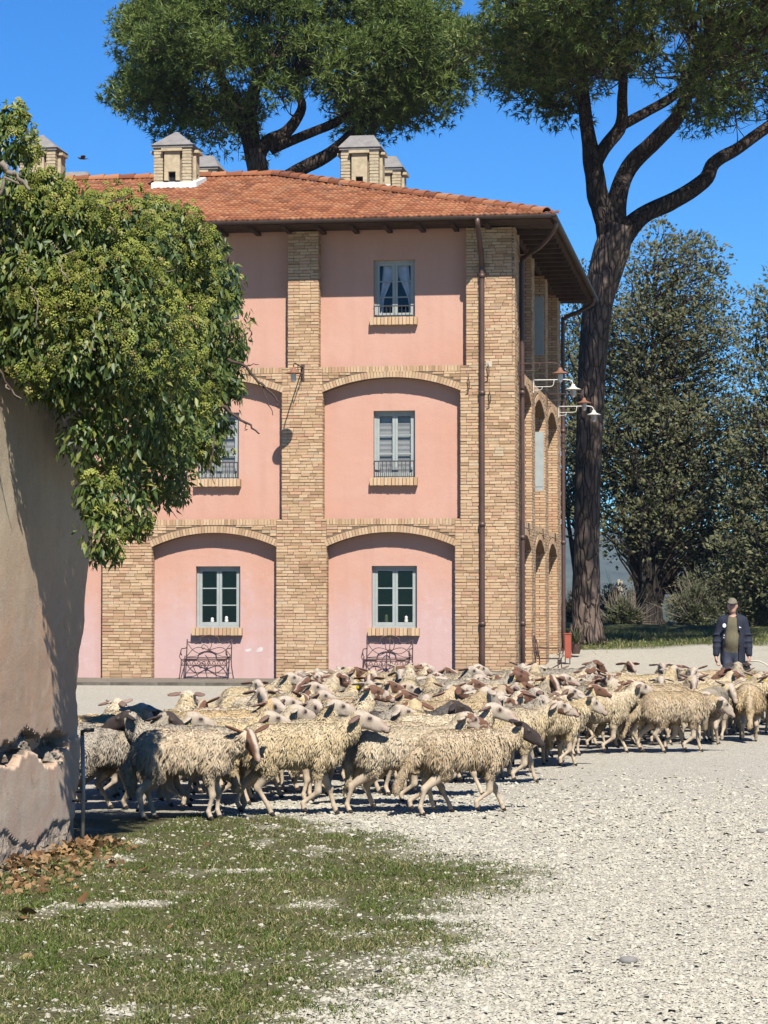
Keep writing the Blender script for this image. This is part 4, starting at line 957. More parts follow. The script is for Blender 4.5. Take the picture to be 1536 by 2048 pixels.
def conifer(name, label, Y0, base, crown, trunkw, seed, npads, group, dens=170, stems=4, mat='cypress'):
    """crown: list of (px, py, rpx, rpy) lobes"""
    rg = np.random.default_rng(seed); bp = at(base[0], base[1], Y0); root = empty(name, bp); tag(root, label, 'tree', group)
    b = MB(); k_ = Y0/FPX; h = crown[0][1]
    P = [np.zeros(3)+np.array([0, 0, -.2]), np.array([0, 0, 1.2]), np.array([0, 0, 2.4])]; limb_tube(b, P, [trunkw*k_*.6, trunkw*k_*.46, trunkw*k_*.42], 14, 5, seed, .12)
    for i in range(stems):
        a = i/stems*6.283+rg.uniform(0, 1); e = np.array([math.cos(a)*rg.uniform(.8, 2.6), math.sin(a)*rg.uniform(.8, 2.2), rg.uniform(5, 9)]); s0 = np.array([math.cos(a)*.2, math.sin(a)*.2, .8])
        limb_tube(b, [s0, s0*.8+e*np.array([.25, .25, .3]), e*np.array([.6, .6, .65]), e], [trunkw*k_*.28, trunkw*k_*.23, trunkw*k_*.15, .05], 10, 4, seed+i, .12)
    for i in range(5):
        a = i/5*6.283+.5; b.tube([(0, 0, .5), (math.cos(a)*trunkw*k_*.6, math.sin(a)*trunkw*k_*.6, .12), (math.cos(a)*trunkw*k_*1.2, math.sin(a)*trunkw*k_*1.2, -.15)], [trunkw*k_*.25, trunkw*k_*.18, .05], 7)
    b.build('trunk', M['cypbark'], root, True)
    pads, rads = [], []; C = [(at(x, y, Y0+(q[0] if q else 0))-bp, rx*k_, ry*k_) for x, y, rx, ry, *q in crown]; wts = np.array([c[1]*c[2] for c in C]); wts /= wts.sum()
    t_ = 0
    while len(pads) < npads and t_ < 40000:
        t_ += 1; c, rx, ry = C[rg.choice(len(C), p=wts)]; u = unit(rg.normal(size=3)); q = c+u*rg.uniform(.55, 1)*np.array([rx, rx*.8, ry]); r = rg.uniform(.45, .95)
        if any(np.linalg.norm(q-p) < (r+r2)*.45 for p, r2 in zip(pads, rads)): continue
        pads.append(q); rads.append(r)
    pads = np.array(pads); rads = np.array(rads)
    b = MB()
    for q, r in zip(pads, rads):
        s = np.array([q[0]*.25, q[1]*.25, max(1.5, q[2]-rg.uniform(.5, 2.2))]); b.tube([s, (s+q)/2+rg.normal(size=3)*.25, q], [.06, .035, .015], 4, False)
        for _ in range(3): e = q+unit(rg.normal(size=3))*r; b.tube([q, e], [.015, .006], 3, False)
    o = b.build('branches', M['twig'], root); o['kind'] = 'stuff'
    per = (rads**2*dens).astype(int)+5; p, d = tufts(pads, rads[:, None]*np.array([1, 1, .8]), per, .2, up=.2); n = len(p)
    TVs = [(0, 0, 0), (.45, .20, .03), (1, .12, 0), (.6, .0, .08), (.9, -.22, 0), (.4, -.2, .02), (.2, .38, -.04)]; TFs = [(0, 1, 3), (1, 2, 3), (3, 4, 5), (0, 3, 5), (0, 6, 1)]
    rnd = np.clip(RNG.random(n)*.7+.3*fbm(p[:, 0]*.5+seed, p[:, 2]*.5+p[:, 1]*.3, 6, 3), 0, 1)
    V, F, a_ = scatter(TVs, TFs, p, frames(d, unit(rand_unit(n)*.8+d*.3+np.array([.25, -.8, .7]))), RNG.uniform(.11, .23, n), rnd)
    o = link('crown', np_mesh('crown', V, [F], [M[mat]], None, {'rnd': a_}), root); o['kind'] = 'stuff'
conifer('cypress_tree', 'large grey green cypress with a dark fluted trunk behind the pine', 99, (1300, 1254), [(1345, 560, 105, 105), (1300, 700, 150, 130), (1410, 700, 90, 120), (1300, 870, 165, 130), (1420, 880, 120, 130), (1340, 1010, 150, 110), (1440, 1040, 110, 130), (1245, 1040, 60, 75), (1240, 1085, 40, 45), (1440, 1160, 90, 60), (1390, 1110, 80, 60), (1450, 1100, 90, 90), (1330, 960, 130, 90), (1300, 780, 120, 90), (1200, 960, 50, 100)], 50, 11, 620, 'cypresses at the edge of the yard', 150, 7)
conifer('cypress_tree', 'dark cypress at the right edge behind the shepherd', 93, (1590, 1262), [(1560, 700, 75, 150), (1560, 900, 110, 130), (1530, 1060, 100, 120), (1600, 1130, 100, 90)], 44, 13, 210, 'cypresses at the edge of the yard', 190, 4)
conifer('cypress_tree', 'slender cypress half hidden between the house corner and the pine', 106, (1165, 1250), [(1150, 690, 26, 80), (1140, 800, 40, 110), (1160, 920, 50, 110), (1150, 1010, 36, 55), (1170, 590, 18, 60)], 22, 17, 120, 'cypresses at the edge of the yard', 180, 3)
def bush(name, label, px, py, Y, rx, ry, seed, cat='bush', mat='bush', n=3000):
    rg = np.random.default_rng(seed); c = at(px, py, Y); k = Y/FPX; g = terrain(np.array([c[0]]), np.array([c[1]]))[0]; root = empty(name, (c[0], c[1], g)); tag(root, label, cat, 'undergrowth bushes behind the trees')
    off = np.array([c[0], c[1], g]); h = max(.6, c[2]+ry*k-g)
    m = 26; u = unit(rg.normal(size=(m, 3))); u[:, 2] = np.abs(u[:, 2]); pc = u*np.array([rx*k, rx*k*.7, h])*rg.uniform(.35, .88, m)[:, None]; pr = rg.uniform(.3, .62, m)*min(1.3, h*.4)
    b = MB()
    for q in pc:
        b.tube([np.array([q[0]*.4, q[1]*.4, -.1]), q*.6+rg.normal(size=3)*.1, q], [.035, .022, .01], 4, False)
        for _ in range(7): b.tube([q*.5, q*.95+rg.normal(size=3)*.4+np.array([0, 0, .3])], [.014, .004], 3, False)
    b.build('branches', M['stem'], root)['kind'] = 'stuff'
    p, d = tufts(pc, pr[:, None]*np.ones(3), np.full(m, n//m), .1); N = len(p); TVs = [(0, 0, 0), (.5, .22, .03), (1, 0, 0), (.5, -.22, .03)]
    V, F, a = scatter(TVs, [(0, 1, 2), (0, 2, 3)], p, frames(d, unit(rand_unit(N)*.8+d*.3+np.array([.2, -.7, .8]))), rg.uniform(.08, .19, N), RNG.random(N))
    o = link('foliage', np_mesh('foliage', V, [F], [M[mat]], None, {'rnd': a}), root); o['kind'] = 'stuff'
for i, a in enumerate(((1236, 1235, 100, 40, 34, 'olive bush in the gap between pine trunk and cypress trunk'), (1150, 1235, 104, 22, 45, 'low bush seen between house and pine trunk'), (1262, 1240, 96, 18, 24, 'bush touching the left of the fluted cypress trunk'), (1382, 1220, 92, 32, 48, 'twiggy bush just right of the fluted cypress trunk'), (1395, 1205, 90, 50, 75, 'tall twiggy bush left of the shepherd'), (1455, 1185, 88, 55, 80, 'dark bush directly behind the shepherd'), (1515, 1200, 86, 50, 70, 'bush at the right edge of the yard'), (1225, 1188, 110, 34, 30, 'distant bush in the gap, nearest the pine trunk'), (1272, 1182, 114, 30, 34, 'distant bush in the gap, nearest the cypress trunk'), (1375, 1195, 112, 60, 50, 'dim bush behind the right side of the cypress trunk'), (1520, 1245, 84, 34, 26, 'dry straw coloured shrub right of the shepherd'))):
    bush('bush', a[5], a[0], a[1]-4, a[2] if a[2] > 105 else 94.5 if a[2] > 95 else 91.5+.4*i, *a[3:5], 30+i)

# far ruin tower on the near hill
p = at(1240, 1176, 1150); root = empty('ruined_tower', (p[0], p[1], p[2]-2.5)); tag(root, 'small pale ruined tower far off between the tree trunks', 'tower')
b = MB(); b.box((-1.2, -1.2, -1), (1.1, 1.2, 5.6)); b.box((-1.2, -1.2, 5.6), (-.2, 1.2, 6.5)); b.box((.5, -1.2, 5.6), (1.1, 1.2, 6.0)); b.build('wall', M['chim'], root)
b = MB(); b.box((-.2, -1.23, 3.4), (.3, -1.2, 4.6)); b.build('window', M['dark'], root)

# ------------------------------------------------------------------ gravel chips, grass, fallen leaves
def chips():
    n = 255000; y = 9.2+RNG.random(n)**1.45*17; xr = RNG.uniform(-.31, .31, n); kx = RNG.random(n) < np.interp(np.abs(xr), [.165, .31], [1., .12]); y, xr = y[kx], xr[kx]; x = xr*y; n = len(x)
    m = grass_mask(x, y); keep = (RNG.random(n) > m*.91) & ((x > -2.9+(y-12)*.18+.05) | (y < 11.5)); x, y = x[keep], y[keep]; n = len(x)
    z = (fbm(x*1.5, y*1.5, 31, 4)-.5)*.02
    clump = fbm(x*6, y*6, 71, 3); k2 = RNG.random(n) < (.30+clump)*sstep(26, 17, y); x, y, z = x[k2], y[k2], z[k2]; n = len(x)
    rg = np.random.default_rng(3); oc = np.array([(1, 0, -.2), (-1, .1, -.15), (0, .8, -.2), (.1, -.75, -.1), (.1, 0, .5)])
    of = np.array([(0, 2, 4), (2, 1, 4), (1, 3, 4), (3, 0, 4)])
    s = RNG.lognormal(math.log(.0078), .40, n); s = np.clip(s, .0045, .026)
    s = s*(1+.35*sstep(13, 20, y)); nr = np.tile([0, 0, 1.], (n, 1))+RNG.normal(size=(n, 3))*.3
    V, F, a = scatter(oc, of, np.stack([x, y, z+s*.25], 1), frames(np.cross(nr, rand_unit(n)), unit(nr)), np.stack([s*RNG.uniform(.8, 1.5, n), s, s], 1), RNG.random(n))
    o = link('gravel', np_mesh('gravel', V, [F], [M['stone']], None, {'rnd': a}), None); tag(o, 'loose pale limestone chips strewn over the yard', 'gravel', kind='stuff'); return len(F)
nc = chips()
def blades(name, x, y, z, L, wdt, label, lean=.6):
    n = len(x); d = unit(np.stack([RNG.normal(size=n)*lean, RNG.normal(size=n)*lean, np.ones(n)], 1)); side = unit(np.stack([RNG.normal(size=n), RNG.normal(size=n), np.zeros(n)], 1))
    p = np.stack([x, y, z], 1); bend = unit(np.stack([RNG.normal(size=n), RNG.normal(size=n), -.4*np.ones(n)], 1))*(L*.45)[:, None]
    a = p-side*wdt[:, None]/2; b_ = p+side*wdt[:, None]/2; m = p+d*(L*.6)[:, None]; t_ = p+d*L[:, None]+bend*.7
    V = np.stack([a, b_, m+side*wdt[:, None]*.35, m-side*wdt[:, None]*.35, t_], 1).reshape(-1, 3); k = np.arange(n)*5
    cl = np.clip(fbm(x*1.8, y*1.4, 63, 3)*.6+RNG.random(n)*.55-.1, 0, 1)
    me = np_mesh(name, V, [np.stack([k, k+1, k+2, k+3], 1), np.stack([k+3, k+2, k+4], 1)], [M['grass']], None, {'rnd': np.repeat(cl, 5)})
    return tag(link(name, me), label, 'grass', kind='stuff')
n = 260000; y = 9.3+RNG.random(n)**1.3*10.2; x = RNG.uniform(-.17, .10, n)*y; m = grass_mask(x, y); tuft = fbm(x*9, y*7, 81, 3)
k = (RNG.random(n) < m*sstep(.36, .66, tuft)*.95+m*.08) & ((x > -2.9+(y-12)*.18+.08) | (y < 11.5)); x, y = x[k], y[k]; n = len(x)
blades('grass', x, y, np.full(n, -.005), RNG.uniform(.018, .05, n)*(1+.5*(RNG.random(n) < .06)), RNG.uniform(.0035, .007, n), 'thin worn grass growing through gravel in the near left yard', .8)
n = 34000; x = RNG.uniform(3.5, 18, n); y = RNG.uniform(63, 84, n); k = RNG.random(n) < turf_mask(x, y); x, y = x[k], y[k]; n = len(x)
blades('grass', x, y, terrain(x, y)-.02, RNG.uniform(.05, .2, n), RNG.uniform(.015, .03, n), 'strip of green grass under the pine beyond the flock', .5)
def litter():
    TVl = np.array([(0, 0, 0), (.25, .3, .06), (.55, .38, .12), (.8, .15, .05), (1, 0, .14), (.75, -.2, .02), (.5, -.36, .13), (.2, -.25, .07), (.5, 0, -.02)]); TFl = np.array([(0, 8, 1), (1, 8, 2), (2, 8, 3), (3, 8, 4), (4, 8, 5), (5, 8, 6), (6, 8, 7), (7, 8, 0)])
    n = 700; s = 5.1-RNG.uniform(0, 1, n)**1.3*3; base = WA[None]+Wd[None]*s[:, None]; off_ = np.abs(RNG.normal(size=n))*.17*(1+.9*sstep(4.8, 3.4, s))
    p = base+Wn[None]*(off_+.05)[:, None]; z = .005+np.clip(.035-off_*.15, 0, .035)*RNG.random(n)+RNG.random(n)*.02
    nr = unit(np.tile([0, 0, 1.], (n, 1))+RNG.normal(size=(n, 3))*.6); V, F, a = scatter(TVl, TFl, np.stack([p[:, 0], p[:, 1], z], 1), frames(np.cross(nr, rand_unit(n)), nr), RNG.uniform(.035, .07, n), RNG.random(n))
    tag(link('leaf_litter', np_mesh('leaf_litter', V, [F], [M['litter']], None, {'rnd': a}, True)), 'drift of dry brown leaves along the foot of the old wall', 'leaves', kind='stuff')
    lm = np_mesh('fallen_leaf', TVl, [TFl], [M['litter']], None, {'rnd': np.full(9, .2)}, True)
    for i, (px, py) in enumerate(((60, 1795), (100, 1785), (75, 1833), (283, 1748), (325, 1792), (345, 1860), (150, 1730), (30, 1838), (215, 1920), (470, 1830), (50, 1915), (165, 1815), (120, 1840), (405, 1690))):
        g = onground(px, py); o = link('fallen_leaf', lm, None, (g[0], g[1], .02), (random.uniform(-.7, .7), random.uniform(-.6, .6), random.uniform(0, 6))); s = random.uniform(.07, .12); o.scale = (s, s, s)
        tag(o, 'single dry brown leaf lying on the near left grass', 'leaf', 'single dry leaves on the grass')
    for i, (px, py, lb) in enumerate(((1256, 1925, 'dark grey stone lying on the open gravel'), (1525, 1665, 'small dark stone at the right edge of the gravel'))):
        g = onground(px, py); b = MB(); b.lathe([(0, -.01), (.028, -.005), (.036, .012), (.022, .026), (0, .03)], 9, Matrix.Diagonal((1.3, .8, 1, 1))); o = b.build('stone', M['capstone'], None, True, loc=(g[0], g[1], 0)); tag(o, lb, 'stone')
litter()
#PART3
# ------------------------------------------------------------------ implicit bodies: smooth union of tapered limbs, meshed with surface nets
class SDF:
    def __init__(s, h, lo, hi):
        s.h = h; s.lo = np.array(lo, float); s.n = np.ceil((np.array(hi)-s.lo)/h).astype(int)+1
        s.F = np.full(s.n, 9.); s.prims = []
    def _win(s, lo, hi, m):
        a = np.maximum(0, np.floor((lo-m-s.lo)/s.h).astype(int)); b = np.minimum(s.n, np.ceil((hi+m-s.lo)/s.h).astype(int)+1)
        ax = [s.lo[i]+s.h*np.arange(a[i], b[i]) for i in range(3)]; P = np.stack(np.meshgrid(*ax, indexing='ij'), -1); return tuple(slice(a[i], b[i]) for i in range(3)), P
    def _put(s, sl, d, k, cut=False):
        F = s.F[sl]
        if cut: s.F[sl] = np.maximum(F, -d); return
        hh = np.clip(.5+.5*(F-d)/k, 0, 1); s.F[sl] = F*(1-hh)+d*hh-k*hh*(1-hh)
    @staticmethod
    def d_cone(P, a, b, ra, rb, sq):
        Q = P*sq; a = a*sq; b = b*sq; ba = b-a; L = max(ba@ba, 1e-9); t = np.clip(((Q-a)@ba)/L, 0, 1); return np.linalg.norm(Q-a-t[..., None]*ba, axis=-1)-(ra+(rb-ra)*t)
    @staticmethod
    def d_ell(P, c, Rm, r):
        q = ((P-c) @ Rm)/r; l = np.linalg.norm(q, axis=-1); return (l-1)*l/np.maximum(np.linalg.norm(q/r, axis=-1), 1e-6)*1.0
    def cone(s, a, b, ra, rb, g=0, k=.03, sq=(1, 1, 1)):
        a, b, sq = np.array(a, float), np.array(b, float), np.array(sq, float); m = max(ra, rb)/sq.min()
        sl, P = s._win(np.minimum(a, b)-m, np.maximum(a, b)+m, 2*k+2*s.h); s._put(sl, s.d_cone(P, a, b, ra, rb, sq), k); s.prims.append(('c', a, b, ra, rb, sq, g))
    def ell(s, c, r, g=0, k=.03, Rm=None):
        c, r = np.array(c, float), np.array(r, float); Rm = np.eye(3) if Rm is None else np.array(Rm); m = r.max()
        sl, P = s._win(c-m, c+m, 2*k+2*s.h); s._put(sl, s.d_ell(P, c, Rm, r), k); s.prims.append(('e', c, Rm, r, g))
    def groups(s, V):
        best = np.full(len(V), 9.); g = np.zeros(len(V), int)
        for p in s.prims:
            d = s.d_cone(V, *p[1:6]) if p[0] == 'c' else s.d_ell(V, *p[1:4])
            m = d < best; best = np.where(m, d, best); g = np.where(m, p[-1], g)
        return g
    def mesh(s):
        F = s.F; S = F < 0; n = np.array(F.shape)
        c = sum(S[i:n[0]-1+i, j:n[1]-1+j, k:n[2]-1+k].astype(np.int8) for i in (0, 1) for j in (0, 1) for k in (0, 1))
        act = (c > 0) & (c < 8); idx = np.full(act.shape, -1, np.int64); cells = np.argwhere(act); idx[act] = np.arange(len(cells))
        acc = np.zeros((len(cells), 3)); cnt = np.zeros(len(cells))
        for ax in range(3):
            o1, o2 = [x for x in range(3) if x != ax]
            for u in (0, 1):
                for v in (0, 1):
                    A = cells.copy(); A[:, o1] += u; A[:, o2] += v; B = A.copy(); B[:, ax] += 1
                    fa = F[tuple(A.T)]; fb = F[tuple(B.T)]; x = (fa < 0) != (fb < 0); t = np.where(x, fa/np.where(x, fa-fb, 1), 0)
                    pos = A.astype(float); pos[:, ax] += t; acc[x] += pos[x]; cnt[x] += 1
        V = acc/np.maximum(cnt, 1)[:, None]*s.h+s.lo; Q = []
        for ax in range(3):
            o1, o2 = [(1, 2), (2, 0), (0, 1)][ax]; sl0 = [slice(None)]*3; sl1 = [slice(None)]*3; sl0[ax] = slice(0, -1); sl1[ax] = slice(1, None)
            e = np.argwhere(S[tuple(sl0)] != S[tuple(sl1)]); e = e[(e[:, o1] > 0) & (e[:, o2] > 0) & (e[:, o1] < n[o1]-1) & (e[:, o2] < n[o2]-1)]
            ins = S[tuple(e.T)]; q = []
            for u, v in ((0, 0), (1, 0), (1, 1), (0, 1)):
                c_ = e.copy(); c_[:, o1] -= u; c_[:, o2] -= v; q.append(idx[tuple(c_.T)])
            q = np.stack(q, 1); q[~ins] = q[~ins][:, ::-1]; Q.append(q)
        Q = np.concatenate(Q); Q = Q[(Q >= 0).all(1)]; return V, Q
def vnormals(V, Q):
    fn = np.cross(V[Q[:, 2]]-V[Q[:, 0]], V[Q[:, 3]]-V[Q[:, 1]]); N = np.zeros_like(V)
    for k in range(4): np.add.at(N, Q[:, k], fn)
    return unit(N), np.linalg.norm(fn, axis=1)*.5

# ------------------------------------------------------------------ sheep
WOOL, LEG, HEAD, DARK = 0, 1, 2, 3
def rot_zy(yaw, pit):
    c, s = math.cos(yaw), math.sin(yaw); cp, sp = math.cos(pit), math.sin(pit)
    return np.array([[c, -s, 0], [s, c, 0], [0, 0, 1]]) @ np.array([[cp, 0, sp], [0, 1, 0], [-sp, 0, cp]])   # pit > 0 : nose down
def make_sheep(seed, poll=(.57, 0, .82), yaw=0., pit=.55, gait=0, fat=1., tail=0, locklen=1., neckside=0., ear=.1):
    rg = np.random.default_rng(seed); g = SDF(.0125, (-.72, -.42, -.01), (1.0, .42, 1.06)); W = fat
    # trunk
    g.cone((-.255, 0, .565), (.18, 0, .56), .166*W, .164*W, WOOL, .05, (1, 1.0, 1.0)); g.ell((-.04, 0, .535), (.30, .168*W, .155*W), WOOL, .05); g.ell((-.315, 0, .57), (.125, .14*W, .145*W), WOOL, .05); g.ell((.265, 0, .535), (.115, .12*W, .145), WOOL, .05)
    g.ell((.17, 0, .62), (.15, .10, .10), WOOL, .05)
    poll = np.array(poll)-np.array([.045, 0, -.01]); mid = np.array([.32, 0, .60])*.5+poll*.5+np.array([0, 0, -.02 if poll[2] > .6 else .05])
    g.cone((.26, 0, .57), mid, .13*W, .094, WOOL, .05); g.cone(mid, poll+np.array([-.035, 0, -.02]), .094, .064, WOOL, .04)
    Hm = rot_zy(yaw, pit); HS = 1.06; hp = lambda x, y, z: poll+Hm @ (np.array([x, y, z])*HS)
    hc = lambda p, q, r1, r2: g.cone(p, q, r1*HS, r2*HS, HEAD, .02); he = lambda c, r, k=.02, Rm=None: g.ell(c, np.array(r)*HS, HEAD, k, Hm if Rm is None else Rm)
    he(hp(.015, 0, .002), (.075, .050, .056)); hc(hp(.03, 0, -.034), hp(.165, 0, -.040), .040, .022); hc(hp(.04, 0, .008), hp(.20, 0, -.016), .040, .026); he(hp(.11, 0, .020), (.075, .027, .027)); he(hp(.218, 0, -.024), (.033, .029, .029), .012)
    for sy in (-1, 1):
        he(hp(.068, sy*.041, .018), (.021, .013, .015), .01)
        ed = unit(np.array([-.40, sy*.85, ear])); e0 = np.array([-.012, sy*.045, .018]); nn = unit(np.cross(ed, np.array([.75, 0, .65]))); Re = Hm @ np.stack([ed, np.cross(nn, ed), nn], 1)
        g.ell(hp(*(e0+ed*.085)), (.088, .040, .0135), HEAD, .012, Re)
    # legs: offsets of hoof along x for the gait
    G = [(.10, -.10, -.10, .12), (-.08, .10, .11, -.08), (.02, -.03, .02, -.04), (.16, -.12, .06, -.16)][gait % 4]
    for i, (bx, sy) in enumerate(((.215, 1), (.215, -1), (-.285, 1), (-.285, -1))):
        o = G[i]; lift = .035 if (gait in (0, 1, 3) and i in (1, 2)) else 0; y = sy*.088
        if i < 2:
            kx = bx+o*.5+.012; hx = bx+o
            g.cone((bx, sy*.085, .46), (bx+o*.15-.02, y, .33), .085, .048, WOOL, .03); g.cone((bx+o*.15-.02, y, .34), (kx, y, .205), .038, .027, LEG, .02); g.ell((kx+.004, y, .205), (.027, .026, .032), LEG, .015); g.cone((kx, y, .19), (hx-.005-(.05 if lift else 0), y, .075+lift), .021, .0175, LEG, .015); g.cone((hx-.005-(.05 if lift else 0), y, .07+lift), (hx+.012-(.06 if lift else 0), y, .030+lift), .021, .02, LEG, .012)
            g.cone((hx+.014-(.06 if lift else 0), y, .028+lift), (hx+.03-(.06 if lift else 0), y, .012+lift), .021, .016, DARK, .008)
        else:
            hk = bx-.075+o*.55; hx = bx-.035+o
            g.cone((bx-.01, sy*.085, .50), (bx+.055+o*.2, sy*.095, .365), .125, .075, WOOL, .04); g.cone((bx+.05+o*.2, y, .36), (hk, y, .235), .058, .029, LEG, .03); g.ell((hk-.008, y, .225), (.028, .022, .034), LEG, .015); g.cone((hk, y, .22), (hx-.01-(.03 if lift else 0), y, .08+lift), .022, .0185, LEG, .015); g.cone((hx-.01-(.03 if lift else 0), y, .075+lift), (hx+.01-(.03 if lift else 0), y, .03+lift), .021, .02, LEG, .012)
            g.cone((hx+.012-(.03 if lift else 0), y, .028+lift), (hx+.03-(.03 if lift else 0), y, .012+lift), .021, .016, DARK, .008)
    tx = -.20 if tail else 0
    g.cone((-.41, 0, .60), (-.475+tx*.5, 0, .43), .045, .05, WOOL, .03); g.cone((-.475+tx*.5, 0, .43), (-.47+tx, .01, .215), .05, .034, WOOL, .03)
    V, Q = g.mesh(); grp = g.groups(V)
    # eyes, nostrils and the mouth line are dark
    for sy in (-1, 1):
        grp[np.linalg.norm(V-hp(.070, sy*.050, .018), axis=1) < .0185] = DARK; grp[np.linalg.norm(V-hp(.245, sy*.018, -.012), axis=1) < .012] = DARK
    loc = (V-poll) @ Hm/HS; grp[(grp == HEAD) & (loc[:, 0] > .175) & (np.abs(loc[:, 2]+.038) < .006)] = DARK
    N, fa = vnormals(V, Q)
    # lumpy fleece
    w = grp == WOOL; V2 = V.copy(); V2[w] += N[w]*((fbm(V[w, 0]*16+seed, V[w, 2]*9+V[w, 1]*9, 12, 3)-.5)*.035)[:, None]; V = V2
    fg = np.sort(grp[Q], axis=1)[:, 1]
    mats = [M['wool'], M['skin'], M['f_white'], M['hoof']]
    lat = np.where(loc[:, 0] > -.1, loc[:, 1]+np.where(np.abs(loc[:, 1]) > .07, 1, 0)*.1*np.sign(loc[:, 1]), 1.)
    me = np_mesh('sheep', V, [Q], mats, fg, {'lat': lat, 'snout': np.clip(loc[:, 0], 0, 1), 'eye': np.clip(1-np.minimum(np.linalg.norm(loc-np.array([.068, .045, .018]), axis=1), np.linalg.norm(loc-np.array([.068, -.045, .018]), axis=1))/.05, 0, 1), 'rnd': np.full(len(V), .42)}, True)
    # locks of wool
    wf = np.where((grp[Q] == WOOL).all(1))[0]; pr = fa[wf]/fa[wf].sum(); n = 10500; f = RNG.choice(wf, n, p=pr); uv = RNG.dirichlet((1, 1, 1, 1), n); P = (V[Q[f]]*uv[:, :, None]).sum(1); Nn = unit((N[Q[f]]*uv[:, :, None]).sum(1))
    # cluster roots to clumps
    kx, kz = np.round((P[:, 0]+P[:, 1]*.5)/.034), np.round(P[:, 2]/.05); h1 = _h(kx.astype(np.int64), kz.astype(np.int64), 5); h2 = _h(kx.astype(np.int64), kz.astype(np.int64), 9)
    top = sstep(.12, .85, Nn[:, 2]); down = np.stack([-.22*np.ones(n), .55*np.sign(Nn[:, 1])*top+.08*Nn[:, 1], -1+.75*top], 1)
    down = down-Nn*(down*Nn).sum(1, keepdims=True)*.9; jit = np.stack([(h1-.5)*.7, (h2-.5)*.4, (h2-.5)*.2], 1)
    d = unit(unit(down)+Nn*(.24+.5*top[:, None]*1)+jit*1.1*(1-.5*top[:, None])+RNG.normal(size=(n, 3))*.2)
    legf = sstep(.47, .34, P[:, 2]); neck = sstep(.32, .45, P[:, 0]); L = RNG.uniform(.040, .074, n)*(1-.80*top)*(1-.5*neck)*(1-.72*legf)*locklen; wd = RNG.uniform(.0055, .0115, n)
    s = unit(np.cross(d, Nn)+1e-6); b1 = P+d*(L*.45)[:, None]+Nn*(L*.12)[:, None]; curl = unit(np.array([0, 0, -1.])+np.stack([(h2-.5), (h1-.5), 0*h1], 1)*1.5+RNG.normal(size=(n, 3))*.6); tp = P+d*(L*.85)[:, None]+curl*(L*.28)[:, None]
    w1 = wd[:, None]
    VV = np.stack([P-Nn*.006-s*w1*.5, P-Nn*.006+s*w1*.5, b1-s*w1*.55, b1+s*w1*.55, tp], 1).reshape(-1, 3); k = np.arange(n)*5
    T = np.concatenate([np.stack([k, k+1, k+3], 1), np.stack([k, k+3, k+2], 1), np.stack([k+2, k+3, k+4], 1)])
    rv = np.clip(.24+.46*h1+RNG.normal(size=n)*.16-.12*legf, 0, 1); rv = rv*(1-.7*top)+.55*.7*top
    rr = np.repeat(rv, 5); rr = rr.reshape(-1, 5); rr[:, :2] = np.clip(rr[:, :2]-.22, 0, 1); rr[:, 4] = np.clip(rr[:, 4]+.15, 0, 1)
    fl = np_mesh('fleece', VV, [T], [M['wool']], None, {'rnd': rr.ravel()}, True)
    # ear tag
    tp_ = hp(*(np.array([-.012, -.045, .018])+unit(np.array([-.30, -1.0, ear]))*.10)); b = MB(); Rt = Hm
    pts = [(0, -.018, -.012), (0.004, .018, -.012), (.004, .02, -.045), (0, -.02, -.045)]; off_ = Hm @ np.array([.026, 0, 0])
    b.add([tp_+off_+np.array(Hm @ np.array(p)) for p in pts]+[tp_+off_*1.25+np.array(Hm @ np.array(p)) for p in pts], BOXF); to = b.build('ear_tag', M['tagm']); tm = to.data; bpy.data.objects.remove(to)
    return me, fl, tm
VAR = {
 'fwd': make_sheep(1, (.56, 0, .765), 0, .34, 0, ear=-.6), 'fwd2': make_sheep(2, (.56, .02, .79), .12, .36, 3, 1.02, ear=-.4), 'lookr': make_sheep(3, (.52, -.10, .78), -1.0, .45, 1, ear=-.5), 'lookl': make_sheep(4, (.52, .10, .79), .95, .42, 2, ear=-.4),
 'low': make_sheep(5, (.60, .02, .60), .05, .75, 0, 1.03, 1, 1.15, ear=-.4), 'lowr': make_sheep(6, (.56, -.10, .68), -.95, .80, 2, 1.0, 0, 1.15), 'up': make_sheep(7, (.50, 0, .85), .1, .30, 2, .98, ear=-.25), 'back': make_sheep(8, (.44, -.16, .78), -2.1, .50, 1),
 'tail': make_sheep(9, (.54, -.03, .72), -.35, .55, 3, .96, 1, 1.2, ear=0), 'shorn': make_sheep(10, (.55, .08, .62), .5, .7, 0, .92, 0, .35, ear=-.4)}
WM = {'c': 'wool', 't': 'tanwool', 'g': 'greywool', 'd': 'darkwool'}
flock = []
def sheep(x, y, head, var, face, wool='c', sc=.92, label=None, tagged=False, group='sheep of the flock'):
    me, fl, tm = VAR[var]; o = link('sheep', me, None, (x, y, float(terrain(np.array([x]), np.array([y]))[0])+.003), (0, 0, R(head))); o.scale = (sc,)*3
    f = link('fleece', fl, o)
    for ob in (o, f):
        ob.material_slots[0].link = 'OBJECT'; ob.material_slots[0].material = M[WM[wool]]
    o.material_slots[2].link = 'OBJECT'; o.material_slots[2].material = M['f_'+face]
    if face == 'dark' and wool == 'd': o.material_slots[1].link = 'OBJECT'; o.material_slots[1].material = M['f_dark']
    if tagged: link('ear_tag', tm, o)
    tag(o, label, 'sheep', group); flock.append((x, y, head)); return o
def sh_feet(px, py, head, *a, **k): p = onground(px, py); return sheep(p[0], p[1], head, *a, **k)
def sh_head(px, py, head, var, *a, zh=.73, **k):
    Y = (1.6-zh)*FPX/(py-1215); p = at(px, py, Y); h = R(head); r = .54*k.get('sc', .92); return sheep(p[0]-math.cos(h)*r, p[1]-math.sin(h)*r, head, var, *a, **k)
